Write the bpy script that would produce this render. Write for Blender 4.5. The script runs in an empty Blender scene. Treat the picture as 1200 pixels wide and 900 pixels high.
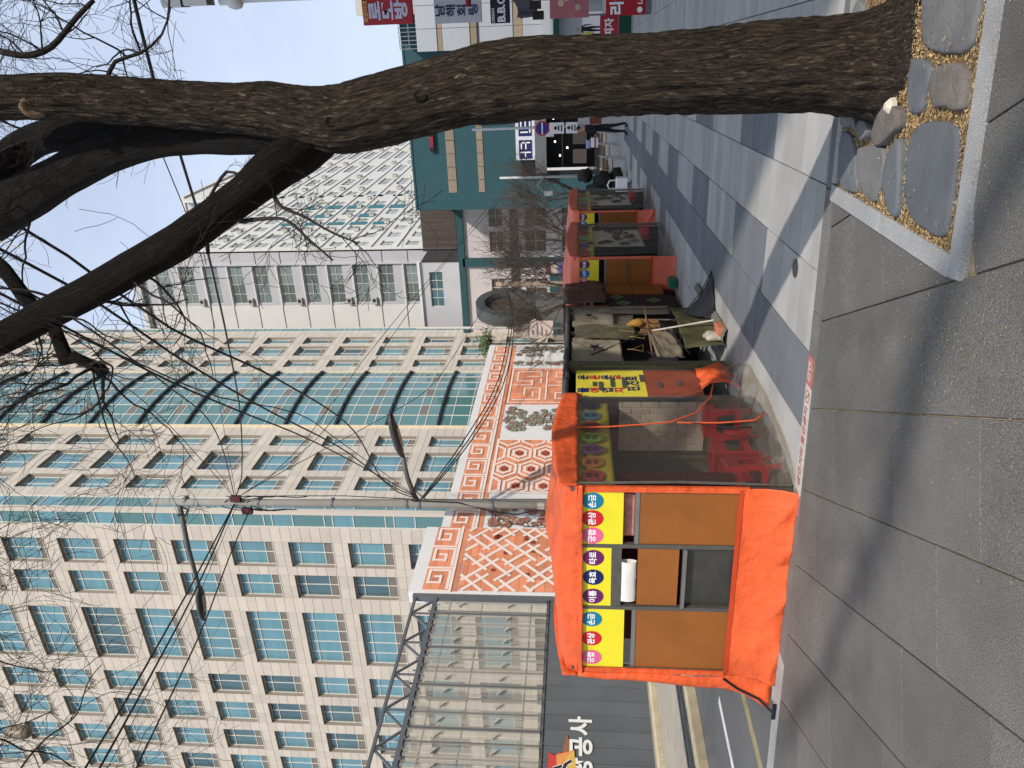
import bpy, bmesh, math, random
from mathutils import Vector, Matrix, noise
random.seed(7)
sc = bpy.context.scene
COL = sc.collection
R_ = math.radians
# ------------------------------------------------------------------ camera
CAM_H = 1.7; PITCH = R_(4.9); YAW = R_(25.5)
fh = Vector((-math.sin(YAW), math.cos(YAW), 0))
right = Vector((math.cos(YAW), math.sin(YAW), 0))
fwd = fh*math.cos(PITCH) + Vector((0, 0, math.sin(PITCH)))
up = -fh*math.sin(PITCH) + Vector((0, 0, math.cos(PITCH)))
cd = bpy.data.cameras.new('camera'); cam = bpy.data.objects.new('camera', cd); COL.objects.link(cam)
cx, cy, cz = -up, right, -fwd          # the phone is held on its side: image right is world down
cam.matrix_world = Matrix(((cx.x, cy.x, cz.x, 0), (cx.y, cy.y, cz.y, 0), (cx.z, cy.z, cz.z, CAM_H), (0, 0, 0, 1)))
cd.sensor_fit = 'HORIZONTAL'; cd.sensor_width = 36; cd.lens = 27
cd.clip_start = 0.1; cd.clip_end = 2000
sc.camera = cam
# ------------------------------------------------------------------ light
SUN_EL = R_(40); SUN_DIR = Vector((0.69, -0.725, 0)).normalized()   # towards the sun, on the ground
w = bpy.data.worlds.new('World'); sc.world = w; w.use_nodes = True
nt = w.node_tree; N = nt.nodes; L = nt.links
bg = N['Background']; bg.inputs['Strength'].default_value = 0.15
sky = N.new('ShaderNodeTexSky'); sky.sky_type = 'NISHITA'; sky.sun_disc = False
sky.sun_elevation = SUN_EL; sky.sun_rotation = math.atan2(SUN_DIR.x, SUN_DIR.y)
sky.dust_density = 2.2; sky.air_density = 0.9; sky.ozone_density = 1.0
tc = N.new('ShaderNodeTexCoord'); mp = N.new('ShaderNodeMapping'); mp.inputs['Scale'].default_value = (1.0, 1.0, 2.2)
n1 = N.new('ShaderNodeTexNoise'); n1.inputs['Scale'].default_value = 1.7; n1.inputs['Detail'].default_value = 7; n1.inputs['Roughness'].default_value = .55
cr = N.new('ShaderNodeValToRGB'); cr.color_ramp.elements[0].position = .32; cr.color_ramp.elements[1].position = .72
cr.color_ramp.elements[0].color = (.5, .5, .5, 1); cr.color_ramp.elements[1].color = (.95, .95, .95, 1)
mx = N.new('ShaderNodeMixRGB'); mx.inputs[2].default_value = (4.0, 4.6, 5.7, 1)
L.new(tc.outputs['Generated'], mp.inputs[0]); L.new(mp.outputs[0], n1.inputs['Vector']); L.new(n1.outputs['Fac'], cr.inputs[0])
L.new(cr.outputs[0], mx.inputs[0]); L.new(sky.outputs[0], mx.inputs[1]); L.new(mx.outputs[0], bg.inputs[0])
sd = bpy.data.lights.new('sun', 'SUN'); so = bpy.data.objects.new('sun', sd); COL.objects.link(so)
sd.energy = 3.1; sd.angle = R_(1.0); sd.color = (1, .93, .83)
sv = SUN_DIR*math.cos(SUN_EL) + Vector((0, 0, math.sin(SUN_EL)))
so.rotation_euler = sv.to_track_quat('Z', 'Y').to_euler(); so.location = (20, -20, 40)
sc.view_settings.view_transform = 'Standard'; sc.view_settings.look = 'None'
sc.view_settings.exposure = 0.32; sc.view_settings.gamma = 1
sc.cycles.max_bounces = 6; sc.cycles.transparent_max_bounces = 16; sc.cycles.diffuse_bounces = 3
# ------------------------------------------------------------------ materials
def C(r, g, b):
    f = lambda c: (c/255/12.92 if c/255 <= .04045 else ((c/255+.055)/1.055)**2.4)
    return (f(r), f(g), f(b), 1)
MATS = {}
def M(name, col, rough=.8, var=.0, nscale=6., namt=.15, bump=0., bscale=40., metal=0., spec=.4, alpha=1., stretch=None, speck=0., dirt=0., hue=0.):
    """procedural paint/stone/cloth: per-island and per-object variation, large mottling, fine relief"""
    if name in MATS: return MATS[name]
    m = bpy.data.materials.new(name); m.use_nodes = True; t = m.node_tree; n = t.nodes; l = t.links
    b = n['Principled BSDF']; b.inputs['Roughness'].default_value = rough; b.inputs['Metallic'].default_value = metal
    b.inputs['Specular IOR Level'].default_value = spec
    co = n.new('ShaderNodeTexCoord').outputs['Object']; geo = n.new('ShaderNodeNewGeometry')
    src = geo.outputs['Position']
    if stretch:
        q = n.new('ShaderNodeMapping'); q.inputs['Scale'].default_value = stretch; l.new(src, q.inputs[0]); src = q.outputs[0]
    col_out = None
    rgb = n.new('ShaderNodeRGB'); rgb.outputs[0].default_value = col; col_out = rgb.outputs[0]
    def mul(a, fac_out, amt, lo=-1.):
        # colour * (1 + amt*(fac-0.5)*2)
        mr = n.new('ShaderNodeMapRange'); mr.inputs['To Min'].default_value = 1-amt; mr.inputs['To Max'].default_value = 1+amt*.8
        l.new(fac_out, mr.inputs['Value'])
        vm = n.new('ShaderNodeVectorMath'); vm.operation = 'SCALE'; l.new(a, vm.inputs[0]); l.new(mr.outputs[0], vm.inputs['Scale'])
        return vm.outputs[0]
    if var > 0:
        oi = n.new('ShaderNodeObjectInfo'); ad = n.new('ShaderNodeMath'); ad.operation = 'ADD'
        l.new(oi.outputs['Random'], ad.inputs[0]); l.new(geo.outputs['Random Per Island'], ad.inputs[1])
        fr = n.new('ShaderNodeMath'); fr.operation = 'FRACT'; l.new(ad.outputs[0], fr.inputs[0])
        col_out = mul(col_out, fr.outputs[0], var)
    if namt > 0:
        nn = n.new('ShaderNodeTexNoise'); nn.inputs['Scale'].default_value = nscale; nn.inputs['Detail'].default_value = 6; nn.inputs['Roughness'].default_value = .62
        l.new(src, nn.inputs['Vector'])
        mr = n.new('ShaderNodeMapRange'); mr.inputs['From Min'].default_value = .3; mr.inputs['From Max'].default_value = .7; l.new(nn.outputs['Fac'], mr.inputs['Value'])
        col_out = mul(col_out, mr.outputs[0], namt)
    if speck > 0:
        ns = n.new('ShaderNodeTexNoise'); ns.inputs['Scale'].default_value = 170; ns.inputs['Detail'].default_value = 2; l.new(src, ns.inputs['Vector'])
        mr = n.new('ShaderNodeMapRange'); mr.inputs['From Min'].default_value = .35; mr.inputs['From Max'].default_value = .65; l.new(ns.outputs['Fac'], mr.inputs['Value'])
        col_out = mul(col_out, mr.outputs[0], speck)
    if dirt > 0:
        nd = n.new('ShaderNodeTexNoise'); nd.inputs['Scale'].default_value = nscale*.35; nd.inputs['Detail'].default_value = 8; nd.inputs['Roughness'].default_value = .7; l.new(src, nd.inputs['Vector'])
        cr = n.new('ShaderNodeValToRGB'); cr.color_ramp.elements[0].position = .5; cr.color_ramp.elements[1].position = .72; l.new(nd.outputs['Fac'], cr.inputs[0])
        mm = n.new('ShaderNodeMath'); mm.operation = 'MULTIPLY'; mm.inputs[1].default_value = dirt; l.new(cr.outputs[0], mm.inputs[0])
        mi = n.new('ShaderNodeMixRGB'); mi.inputs[2].default_value = (.06, .05, .045, 1); l.new(mm.outputs[0], mi.inputs[0]); l.new(col_out, mi.inputs[1]); col_out = mi.outputs[0]
    l.new(col_out, b.inputs['Base Color'])
    if bump > 0:
        nb = n.new('ShaderNodeTexNoise'); nb.inputs['Scale'].default_value = bscale; nb.inputs['Detail'].default_value = 5; l.new(src, nb.inputs['Vector'])
        bp = n.new('ShaderNodeBump'); bp.inputs['Strength'].default_value = bump; bp.inputs['Distance'].default_value = .01 if bscale > 30 else .04
        l.new(nb.outputs['Fac'], bp.inputs['Height']); l.new(bp.outputs[0], b.inputs['Normal'])
    MATS[name] = m; return m
def film(name, tint, gloss=.25, opac=.15, rough=.12, bump=.5, bscale=7):
    """clear or milky plastic sheet"""
    m = bpy.data.materials.new(name); m.use_nodes = True; t = m.node_tree; n = t.nodes; l = t.links; n.clear()
    o = n.new('ShaderNodeOutputMaterial'); tr = n.new('ShaderNodeBsdfTransparent'); tr.inputs[0].default_value = tint
    gl = n.new('ShaderNodeBsdfGlossy'); gl.inputs['Roughness'].default_value = rough; gl.inputs[0].default_value = (.9, .9, .88, 1)
    df = n.new('ShaderNodeBsdfDiffuse'); df.inputs[0].default_value = (.42, .39, .34, 1)
    geo = n.new('ShaderNodeNewGeometry'); nb = n.new('ShaderNodeTexNoise'); nb.inputs['Scale'].default_value = bscale; nb.inputs['Detail'].default_value = 4
    nb.inputs['Distortion'].default_value = 1.2
    l.new(geo.outputs['Position'], nb.inputs['Vector']); bp = n.new('ShaderNodeBump'); bp.inputs['Strength'].default_value = bump; bp.inputs['Distance'].default_value = .05
    l.new(nb.outputs['Fac'], bp.inputs['Height']); l.new(bp.outputs[0], gl.inputs['Normal']); l.new(bp.outputs[0], df.inputs['Normal'])
    a = n.new('ShaderNodeMixShader'); a.inputs[0].default_value = opac; l.new(tr.outputs[0], a.inputs[1]); l.new(df.outputs[0], a.inputs[2])
    fr = n.new('ShaderNodeFresnel'); fr.inputs[0].default_value = 1.45; l.new(bp.outputs[0], fr.inputs['Normal'])
    ml = n.new('ShaderNodeMath'); ml.operation = 'MULTIPLY_ADD'; ml.inputs[1].default_value = gloss*2.5; ml.inputs[2].default_value = .01; ml.use_clamp = True; l.new(fr.outputs[0], ml.inputs[0])
    b = n.new('ShaderNodeMixShader'); l.new(ml.outputs[0], b.inputs[0]); l.new(a.outputs[0], b.inputs[1]); l.new(gl.outputs[0], b.inputs[2])
    l.new(b.outputs[0], o.inputs[0]); MATS[name] = m; return m
def bark_mat(name, lo, hi, zs=1.0):
    m = bpy.data.materials.new(name); m.use_nodes = True; t = m.node_tree; n = t.nodes; l = t.links
    b = n['Principled BSDF']; b.inputs['Roughness'].default_value = .9; b.inputs['Specular IOR Level'].default_value = .25
    at = n.new('ShaderNodeAttribute'); at.attribute_name = 'bark'     # (angle, height) coordinates that follow the limb
    mp = n.new('ShaderNodeMapping'); mp.inputs['Scale'].default_value = (5.4, 5.4, 1.05*zs); l.new(at.outputs['Vector'], mp.inputs[0])
    n1 = n.new('ShaderNodeTexNoise'); n1.inputs['Scale'].default_value = 6.5; n1.inputs['Detail'].default_value = 10; n1.inputs['Roughness'].default_value = .66; n1.inputs['Distortion'].default_value = 1.6
    l.new(mp.outputs[0], n1.inputs['Vector'])
    v = n.new('ShaderNodeTexVoronoi'); v.feature = 'DISTANCE_TO_EDGE'; v.inputs['Scale'].default_value = 5.5; v.inputs['Randomness'].default_value = 1
    ad = n.new('ShaderNodeVectorMath'); ad.operation = 'ADD'; sc_ = n.new('ShaderNodeVectorMath'); sc_.operation = 'SCALE'; sc_.inputs['Scale'].default_value = .5
    l.new(n1.outputs['Color'], sc_.inputs[0]); l.new(sc_.outputs[0], ad.inputs[0]); l.new(mp.outputs[0], ad.inputs[1]); l.new(ad.outputs[0], v.inputs['Vector'])
    cr = n.new('ShaderNodeValToRGB'); e = cr.color_ramp.elements; e[0].position = .38; e[0].color = lo; e[1].position = .68; e[1].color = hi
    k = cr.color_ramp.elements.new(.55); k.color = tuple((lo[i]*.5+hi[i]*.5)*.75 for i in range(3))+(1,)
    l.new(n1.outputs['Fac'], cr.inputs[0])
    vr = n.new('ShaderNodeMapRange'); vr.inputs['From Max'].default_value = .22; vr.inputs['To Min'].default_value = .5; l.new(v.outputs['Distance'], vr.inputs['Value'])
    vm = n.new('ShaderNodeVectorMath'); vm.operation = 'SCALE'; l.new(cr.outputs[0], vm.inputs[0]); l.new(vr.outputs[0], vm.inputs['Scale'])
    l.new(vm.outputs[0], b.inputs['Base Color'])
    hm = n.new('ShaderNodeMath'); hm.operation = 'MULTIPLY'; l.new(vr.outputs[0], hm.inputs[0]); l.new(n1.outputs['Fac'], hm.inputs[1])
    bp = n.new('ShaderNodeBump'); bp.inputs['Strength'].default_value = 1.; bp.inputs['Distance'].default_value = .035; l.new(hm.outputs[0], bp.inputs['Height']); l.new(bp.outputs[0], b.inputs['Normal'])
    MATS[name] = m; return m
# ------------------------------------------------------------------ object helpers
ORG = {}
def tag(o, label=None, cat=None, group=None, kind=None):
    if label: o['label'] = label
    if cat: o['category'] = cat
    if group: o['group'] = group
    if kind: o['kind'] = kind
    return o
def thing(name, loc, label, cat, group=None):
    o = bpy.data.objects.new(name, None); o.empty_display_size = .2; COL.objects.link(o); o.location = loc
    ORG[o.name] = Vector(loc); return tag(o, label, cat, group)
def link(name, me, parent=None, loc=None):
    """loc is a world position; the mesh is centred on its own origin when loc is given"""
    o = bpy.data.objects.new(name, me); COL.objects.link(o)
    base = ORG[parent.name] if parent else Vector((0, 0, 0))
    if parent: o.parent = parent
    if loc is not None: o.location = Vector(loc) - base; ORG[o.name] = Vector(loc)
    else: ORG[o.name] = base.copy()
    return o
class MB:
    def __init__(s, T=None): s.v = []; s.f = []; s.m = []; s.T = T; s.attr = []
    def add(s, vs, fs, mi=0):
        b = len(s.v); s.v += [tuple(s.T(*p)) if s.T else tuple(p) for p in vs]
        for f in fs: s.f.append([b+i for i in f]); s.m.append(mi)
    def box(s, x0, x1, y0, y1, z0, z1, mi=0):
        s.add([(x0, y0, z0), (x1, y0, z0), (x1, y1, z0), (x0, y1, z0), (x0, y0, z1), (x1, y0, z1), (x1, y1, z1), (x0, y1, z1)],
              [(0, 3, 2, 1), (4, 5, 6, 7), (0, 1, 5, 4), (1, 2, 6, 5), (2, 3, 7, 6), (3, 0, 4, 7)], mi); return s
    def bevbox(s, x0, x1, y0, y1, z0, z1, b=.01, mi=0):
        """box with a chamfered top (z1) edge"""
        s.add([(x0, y0, z0), (x1, y0, z0), (x1, y1, z0), (x0, y1, z0), (x0, y0, z1-b), (x1, y0, z1-b), (x1, y1, z1-b), (x0, y1, z1-b),
               (x0+b, y0+b, z1), (x1-b, y0+b, z1), (x1-b, y1-b, z1), (x0+b, y1-b, z1)],
              [(0, 1, 5, 4), (1, 2, 6, 5), (2, 3, 7, 6), (3, 0, 4, 7), (4, 5, 9, 8), (5, 6, 10, 9), (6, 7, 11, 10), (7, 4, 8, 11), (8, 9, 10, 11)], mi); return s
    def prism(s, poly, z0, z1, mi=0, bev=0.):
        n = len(poly); cxx = sum(p[0] for p in poly)/n; cyy = sum(p[1] for p in poly)/n
        vs = [(x, y, z0) for x, y in poly] + [(x, y, z1-bev) for x, y in poly]
        fs = [(i, (i+1) % n, n+(i+1) % n, n+i) for i in range(n)]
        if bev:
            k = [( x+(cxx-x)/max(1e-6, math.hypot(cxx-x, cyy-y))*bev, y+(cyy-y)/max(1e-6, math.hypot(cxx-x, cyy-y))*bev, z1) for x, y in poly]
            vs += k; fs += [(n+i, n+(i+1) % n, 2*n+(i+1) % n, 2*n+i) for i in range(n)]; fs.append(tuple(range(2*n, 3*n)))
        else: fs.append(tuple(range(n, 2*n)))
        fs.append(tuple(range(n-1, -1, -1)))
        s.add(vs, fs, mi); return s
    def quad(s, a, b, c, d, mi=0): s.add([a, b, c, d], [(0, 1, 2, 3)], mi); return s
    def tube(s, pts, rad, n=8, mi=0, cap=True):
        P = [Vector(p) for p in pts]; k = len(P)
        if not isinstance(rad, (list, tuple)): rad = [rad]*k
        u = None; vs = []; fs = []
        for i, p in enumerate(P):
            d = (P[min(i+1, k-1)]-P[max(i-1, 0)])
            if d.length < 1e-9: d = Vector((0, 0, 1))
            d.normalize()
            if u is None: u = d.orthogonal().normalized()
            else:
                u = u-d*u.dot(d)
                u = u.normalized() if u.length > 1e-6 else d.orthogonal().normalized()
            q = d.cross(u)
            for j in range(n):
                a = 2*math.pi*j/n; vs.append(tuple(p+(u*math.cos(a)+q*math.sin(a))*rad[i]))
        for i in range(k-1):
            for j in range(n):
                fs.append((i*n+j, i*n+(j+1) % n, (i+1)*n+(j+1) % n, (i+1)*n+j))
        if cap: fs.append(tuple(range(n-1, -1, -1))); fs.append(tuple(range((k-1)*n, k*n)))
        s.add(vs, fs, mi); return s
    def bar(s, a, b, wd, mi=0, n=4): return s.tube([a, b], wd*.7071, n, mi)
    def lathe(s, c, prof, n=20, mi=0, ax='z'):
        vs = []; fs = []
        for r, h in prof:
            for j in range(n):
                a = 2*math.pi*j/n; x, y = r*math.cos(a), r*math.sin(a)
                p = (x, y, h) if ax == 'z' else ((h, x, y) if ax == 'x' else (x, h, y))
                vs.append((c[0]+p[0], c[1]+p[1], c[2]+p[2]))
        for i in range(len(prof)-1):
            for j in range(n): fs.append((i*n+j, i*n+(j+1) % n, (i+1)*n+(j+1) % n, (i+1)*n+j))
        fs.append(tuple(range(n-1, -1, -1))); fs.append(tuple(range((len(prof)-1)*n, len(prof)*n)))
        s.add(vs, fs, mi); return s
    def mesh(s, name, mats, smooth=False, off=Vector((0, 0, 0))):
        me = bpy.data.meshes.new(name)
        me.from_pydata([(x-off[0], y-off[1], z-off[2]) for x, y, z in s.v], [], s.f)
        for m in (mats if isinstance(mats, (list, tuple)) else [mats]): me.materials.append(m)
        me.polygons.foreach_set('material_index', s.m)
        if smooth: me.polygons.foreach_set('use_smooth', [True]*len(s.f))
        me.update()
        return me
    def build(s, name, mats, parent=None, smooth=False, kind=None, label=None, cat=None, group=None, own=True):
        """link as one object; origin goes to the middle of the piece's foot"""
        xs = [p[0] for p in s.v]; ys = [p[1] for p in s.v]; zs = [p[2] for p in s.v]
        o0 = Vector(((min(xs)+max(xs))/2, (min(ys)+max(ys))/2, min(zs)))
        o = link(name, s.mesh(name, mats, smooth, o0), parent, o0)
        return tag(o, label, cat, group, kind)
def grid_sheet(fn, nu, nv, uv=None):
    """double-sided sheet from fn(u,v)->(x,y,z), u,v in 0..1"""
    b = MB(); vs = [fn(i/nu, j/nv) for j in range(nv+1) for i in range(nu+1)]
    b.add(vs, [(j*(nu+1)+i, j*(nu+1)+i+1, (j+1)*(nu+1)+i+1, (j+1)*(nu+1)+i) for j in range(nv) for i in range(nu)])
    return b
def thicken(o, t):
    md = o.modifiers.new('thickness', 'SOLIDIFY'); md.thickness = t; md.offset = 0; return o
def text(body, size, mat, parent, org, rd, ud, name='lettering', bold=.0, align='CENTER', ext=.002, sx=1.0):
    """lettering laid on a surface: org = centre, rd/ud = reading and up directions"""
    c = bpy.data.curves.new('t', 'FONT'); c.body = body; c.size = size; c.offset = bold; c.extrude = 0
    c.align_x = align; c.align_y = 'CENTER'; c.resolution_u = 3
    o = bpy.data.objects.new('t', c); COL.objects.link(o)
    me = bpy.data.meshes.new_from_object(o.evaluated_get(bpy.context.evaluated_depsgraph_get()))
    bpy.data.objects.remove(o); bpy.data.curves.remove(c)
    rd = Vector(rd).normalized(); ud = Vector(ud).normalized(); nd = rd.cross(ud)
    for v in me.vertices: v.co = rd*v.co.x*sx + ud*v.co.y + nd*ext
    me.materials.clear(); me.materials.append(mat)
    return link(name, me, parent, org)
def nz(x, y, z=0., s=1.): return noise.noise(Vector((x*s, y*s, z*s)))
# frame of the stall row and of the light paving (turned 3 degrees from the road)
RA = R_(3.0); ROX, ROY = -3.43, 5.27
def ROW(x, y, z): c, s = math.cos(RA), math.sin(RA); return (ROX+x*c-y*s, ROY+x*s+y*c, z)
RX = Vector((math.cos(RA), math.sin(RA), 0)); RY = Vector((-math.sin(RA), math.cos(RA), 0)); UZ = Vector((0, 0, 1))
def clip(poly, a, b, c):
    """keep the part of a polygon where a*x+b*y <= c"""
    out = []
    for i in range(len(poly)):
        p, q = poly[i], poly[(i+1) % len(poly)]; dp = a*p[0]+b*p[1]-c; dq = a*q[0]+b*q[1]-c
        if dp <= 0: out.append(p)
        if (dp < 0 < dq) or (dq < 0 < dp): t = dp/(dp-dq); out.append((p[0]+(q[0]-p[0])*t, p[1]+(q[1]-p[1])*t))
    return out
def area(p): return abs(sum(p[i][0]*p[(i+1) % len(p)][1]-p[(i+1) % len(p)][0]*p[i][1] for i in range(len(p))))/2
# ================================================================== GROUND
m_slab = M('bush_hammered_granite', C(106, 104, 100), .85, var=.10, nscale=1.6, namt=.20, bump=.8, bscale=110, speck=.5, dirt=.24)
m_sand = M('joint_sand', C(150, 136, 108), .95, nscale=9, namt=.45, bump=.3)
m_jdark = M('joint_dirt', C(52, 49, 46), .95, nscale=9, namt=.3)
m_light = M('light_granite_paver', C(164, 163, 160), .82, var=.15, nscale=2.2, namt=.10, bump=.3, bscale=130, speck=.16, dirt=.12)
m_dark = M('dark_granite_paver', C(108, 112, 118), .82, var=.10, nscale=2.2, namt=.10, bump=.3, bscale=130, speck=.16, dirt=.12)
m_kerb = M('pale_granite_kerb', C(158, 158, 157), .8, var=.05, nscale=5, namt=.12, bump=.4, bscale=120, speck=.32, dirt=.14)
m_strip = M('grey_granite_edging', C(112, 110, 107), .85, var=.07, nscale=3, namt=.14, bump=.4, bscale=120, speck=.25)
m_asph = M('asphalt', C(92, 92, 92), .9, nscale=.6, namt=.2, bump=.5, bscale=90, speck=.25, dirt=.12)
m_yell = M('worn_yellow_paint', C(146, 134, 98), .8, nscale=6, namt=.3, bump=.2, dirt=.3)
m_whit = M('worn_white_paint', C(205, 205, 200), .8, nscale=6, namt=.2, bump=.2, dirt=.2)
m_conc = M('pale_concrete', C(160, 153, 140), .9, nscale=1.5, namt=.15, bump=.3, dirt=.2)
def yb(x): return 5.47 + .112*(x+.6)
g = MB().box(-500, 500, -300, 900, -.6, -.2); g.build('ground', m_asph, kind='structure')
road = MB(); road.prism([(-60, 300), (-60, yb(-60)+.1), (-5.32, yb(-5.32)+.1), (-5.32, 300)], -.3, -.1)
road = road.build('road', m_asph, kind='structure')
def line(x0, x1, y0, y1, m, n): MB().box(x0, x1, y0, y1, -.1, -.096).build(n, m, road)
line(-6.83, -6.68, 4.9, 90, m_yell, 'yellow_line')
for i in range(9): line(-8.01, -7.9, 5.4+i*4.2, 7.3+i*4.2, m_whit, 'lane_dash')
plz = MB(); plz.prism([(-5.3, 300), (-5.3, yb(-5.3)), (60, yb(60)), (60, 300)], -.3, -.022)
plaza = plz.build('pedestrian_street', m_jdark, kind='structure')
nr = MB(); nr.prism([(-60, yb(-60)), (-60, -60), (60, -60), (60, yb(60))], -.3, -.018)
pavement = nr.build('pavement', m_sand, kind='structure')
# --- big near slabs: strips .615 wide turned 26.4 degrees, random joints
A_ = R_(26.4); ex, ey = math.cos(A_), math.sin(A_)            # across the strips
dx, dy = -math.sin(A_), math.cos(A_)                           # along them
JN = {0: [3.46, 4.44, 4.89, 5.8], 1: [3.0, 3.946, 4.9, 5.9], 2: [2.5, 3.42, 4.33, 5.29], 3: [2.9, 3.83, 4.73, 5.7], 4: [3.35, 4.23, 5.0, 5.56, 6.3], 5: [2.7, 3.6, 4.5, 5.4, 6.3]}
PIT = [(-1.1, 3.47), (2.6, 3.98), (2.6, yb(2.6)-.12), (-1.13, yb(-1.1)-.2)]
def inpit(x, y): return x > -1.06 and y > 3.52+.14*(x+1.1) and y < yb(x)-.12
for k in range(-4, 12):
    p0 = .525-.615*k; p1 = p0+.615
    js = JN.get(k, None)
    q = -2.4+random.random()*.5; joints = []
    lo = js[0] if js else 99
    if js:
        joints = list(js); a = js[0]
        while a > -2: a -= .92; joints.insert(0, a)
        a = js[-1]
        while a < 9: a += .92; joints.append(a)
    else:
        while q < 9.5: joints.append(q); q += random.uniform(.82, 1.0)
    for a, b in zip(joints, joints[1:]):
        mid = (ex*(p0+p1)/2+dx*(a+b)/2, ey*(p0+p1)/2+dy*(a+b)/2)
        if mid[0] < -9.5 or mid[0] > 4.5 or mid[1] < -.6: continue
        dd = (mid-Vector((0, 0)) if False else Vector(mid)); 
        if dd.dot(Vector((fh.x, fh.y))) < .9: continue
        jw = .0042; pl = [(ex*p+dx*q_, ey*p+dy*q_) for p, q_ in ((p0+jw, a+jw*.45), (p1-jw, a+jw*.45), (p1-jw, b-jw*.45), (p0+jw, b-jw*.45))]
        # edge against the granite edging: y < yb(x)-.09
        pl = clip(pl, -.112, 1, 5.47+.112*.6-.10)
        if len(pl) < 3 or area(pl) < .01: continue
        if all(inpit(x, y) for x, y in pl): continue
        if inpit(*mid):        # cut to the part outside the pit
            pl2 = clip(pl, 1, 0, -1.12); pl3 = clip(pl, -.14, 1, 3.45+.14*1.1)
            pl = pl2 if len(pl2) > 2 and (len(pl3) < 3 or area(pl2) > area(pl3)) else pl3
            if len(pl) < 3 or area(pl) < .01: continue
        h = random.uniform(-.002, .0015)
        MB().prism(pl, -.018, h, bev=.004).build('paving_slab', m_slab, pavement)
# --- granite edging between the two pavings
x = -12.0
while x < 6:
    x2 = x+random.uniform(.85, 1.1)
    MB().prism([(x+.003, yb(x)-.095), (x2-.003, yb(x2)-.095), (x2-.003, yb(x2)+.075), (x+.003, yb(x)+.075)], -.02, .003, bev=.004).build('edging_stone', m_strip if x > -5.4 else m_kerb, pavement)
    x = x2
# --- light pavers in the row frame
fl, fd = [], []
lp = []
DK = [(6.85, 8.4), (10.2, 11.7), (13.5, 15.0), (16.8, 18.3), (20.1, 21.6), (23.4, 24.9)]
for k in range(-6, 13):
    for j in range(-9, 92):
        x0 = .53+.6*k; y0 = .3*j + (.15 if k % 2 else 0)
        pl = [ROW(a, b, 0)[:2] for a, b in ((x0+.004, y0+.005), (x0+.596, y0+.005), (x0+.596, y0+.295), (x0+.004, y0+.295))]
        mdx, mdy = (pl[0][0]+pl[2][0])/2, (pl[0][1]+pl[2][1])/2
        if mdy > 30 or mdx < -5.2: continue
        dark = k == 0 or (k == 1 and any(a < mdy < b for a, b in DK)) or (k == -1 and any(a+1.6 < mdy < b+1.3 for a, b in DK[2:])) or (k == 3 and any(a+.3 < mdy < b+.1 for a, b in DK))
        pl = clip(pl, .112, -1, -(5.47+.112*.6+.078))
        if len(pl) < 3 or area(pl) < .006: continue
        # is it in view?
        v = Vector((mdx, mdy, -CAM_H)); zc = v.dot(fwd)
        if zc < 1 or abs(v.dot(right)/zc) > .62: continue
        lp.append((mdy, pl, dark))
lp.sort(key=lambda t: t[0])
for i, (yy, pl, dark) in enumerate(lp):
    if i < 300: MB().prism(pl, -.022, random.uniform(-.002, .001), bev=.003).build('paver', m_dark if dark else m_light, plaza)
    else: (fd if dark else fl).append(pl)
for lst, m_ in ((fl, m_light), (fd, m_dark)):
    b = MB()
    for pl in lst: b.prism(pl, -.022, random.uniform(-.002, .001))
    b.build('pavers', m_, plaza, kind='stuff')
fp = MB(); fp.prism([ROW(a, b, 0)[:2] for a, b in ((-2, 24.6), (40, 24.6), (40, 90), (-24, 90), (-2, 60))], -.3, -.004)
fp.build('far_paving', m_light, kind='structure')
MB().lathe(ROW(1.62, .62, -.01), [(.075, 0), (.075, .013), (.07, .016)], 24).build('drain_cover', M('dark_iron', C(60, 60, 62), .6, bump=.6, bscale=60), plaza)
# no-smoking strip set in the edging
st = thing('ground_sign_strip', (-2.9, yb(-2.9), .004), 'long white and red no-smoking strip set into the pavement edging before the stalls', 'ground sign')
def SB(x0, x1, h, m_, n='strip_panel'):
    return MB().prism([(x0, yb(x0)-.075), (x1, yb(x1)-.075), (x1, yb(x1)+.06), (x0, yb(x0)+.06)], .003, h).build(n, m_, st)
m_sred = M('faded_red_print', C(178, 108, 98), .7, namt=.3, nscale=20); m_swh = M('worn_white_print', C(192, 183, 174), .7, namt=.15, nscale=20, dirt=.3)
SB(-3.38, -2.52, .008, m_swh); SB(-3.56, -3.38, .008, m_sred); SB(-2.52, -2.3, .008, m_sred)
sl = Vector((1, .112, 0)); su = Vector((-.112, 1, 0))
text('금연거리 흡연금지', .085, m_sred, st, (-3.0, yb(-3.0)-.008, .009), sl, su, bold=.002, ext=.001)
text('금연', .085, m_swh, st, (-2.41, yb(-2.41)-.008, .009), sl, su, bold=.004, ext=.001)
text('금연', .075, m_swh, st, (-3.47, yb(-3.47)-.008, .009), sl, su, bold=.004, ext=.001)
ic = MB(); cc = (-2.6, yb(-2.6)-.008)
for i in range(24):
    a, b = 2*math.pi*i/24, 2*math.pi*(i+1)/24
    ic.quad(*[(cc[0]+r*math.cos(t), cc[1]+r*math.sin(t), .010) for r, t in ((.05, a), (.05, b), (.04, b), (.04, a))])
ic.quad((cc[0]-.04, cc[1]+.03, .010), (cc[0]-.03, cc[1]+.04, .010), (cc[0]+.04, cc[1]-.03, .010), (cc[0]+.03, cc[1]-.04, .010)); ic.build('no_smoking_symbol', m_sred, st)
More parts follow.
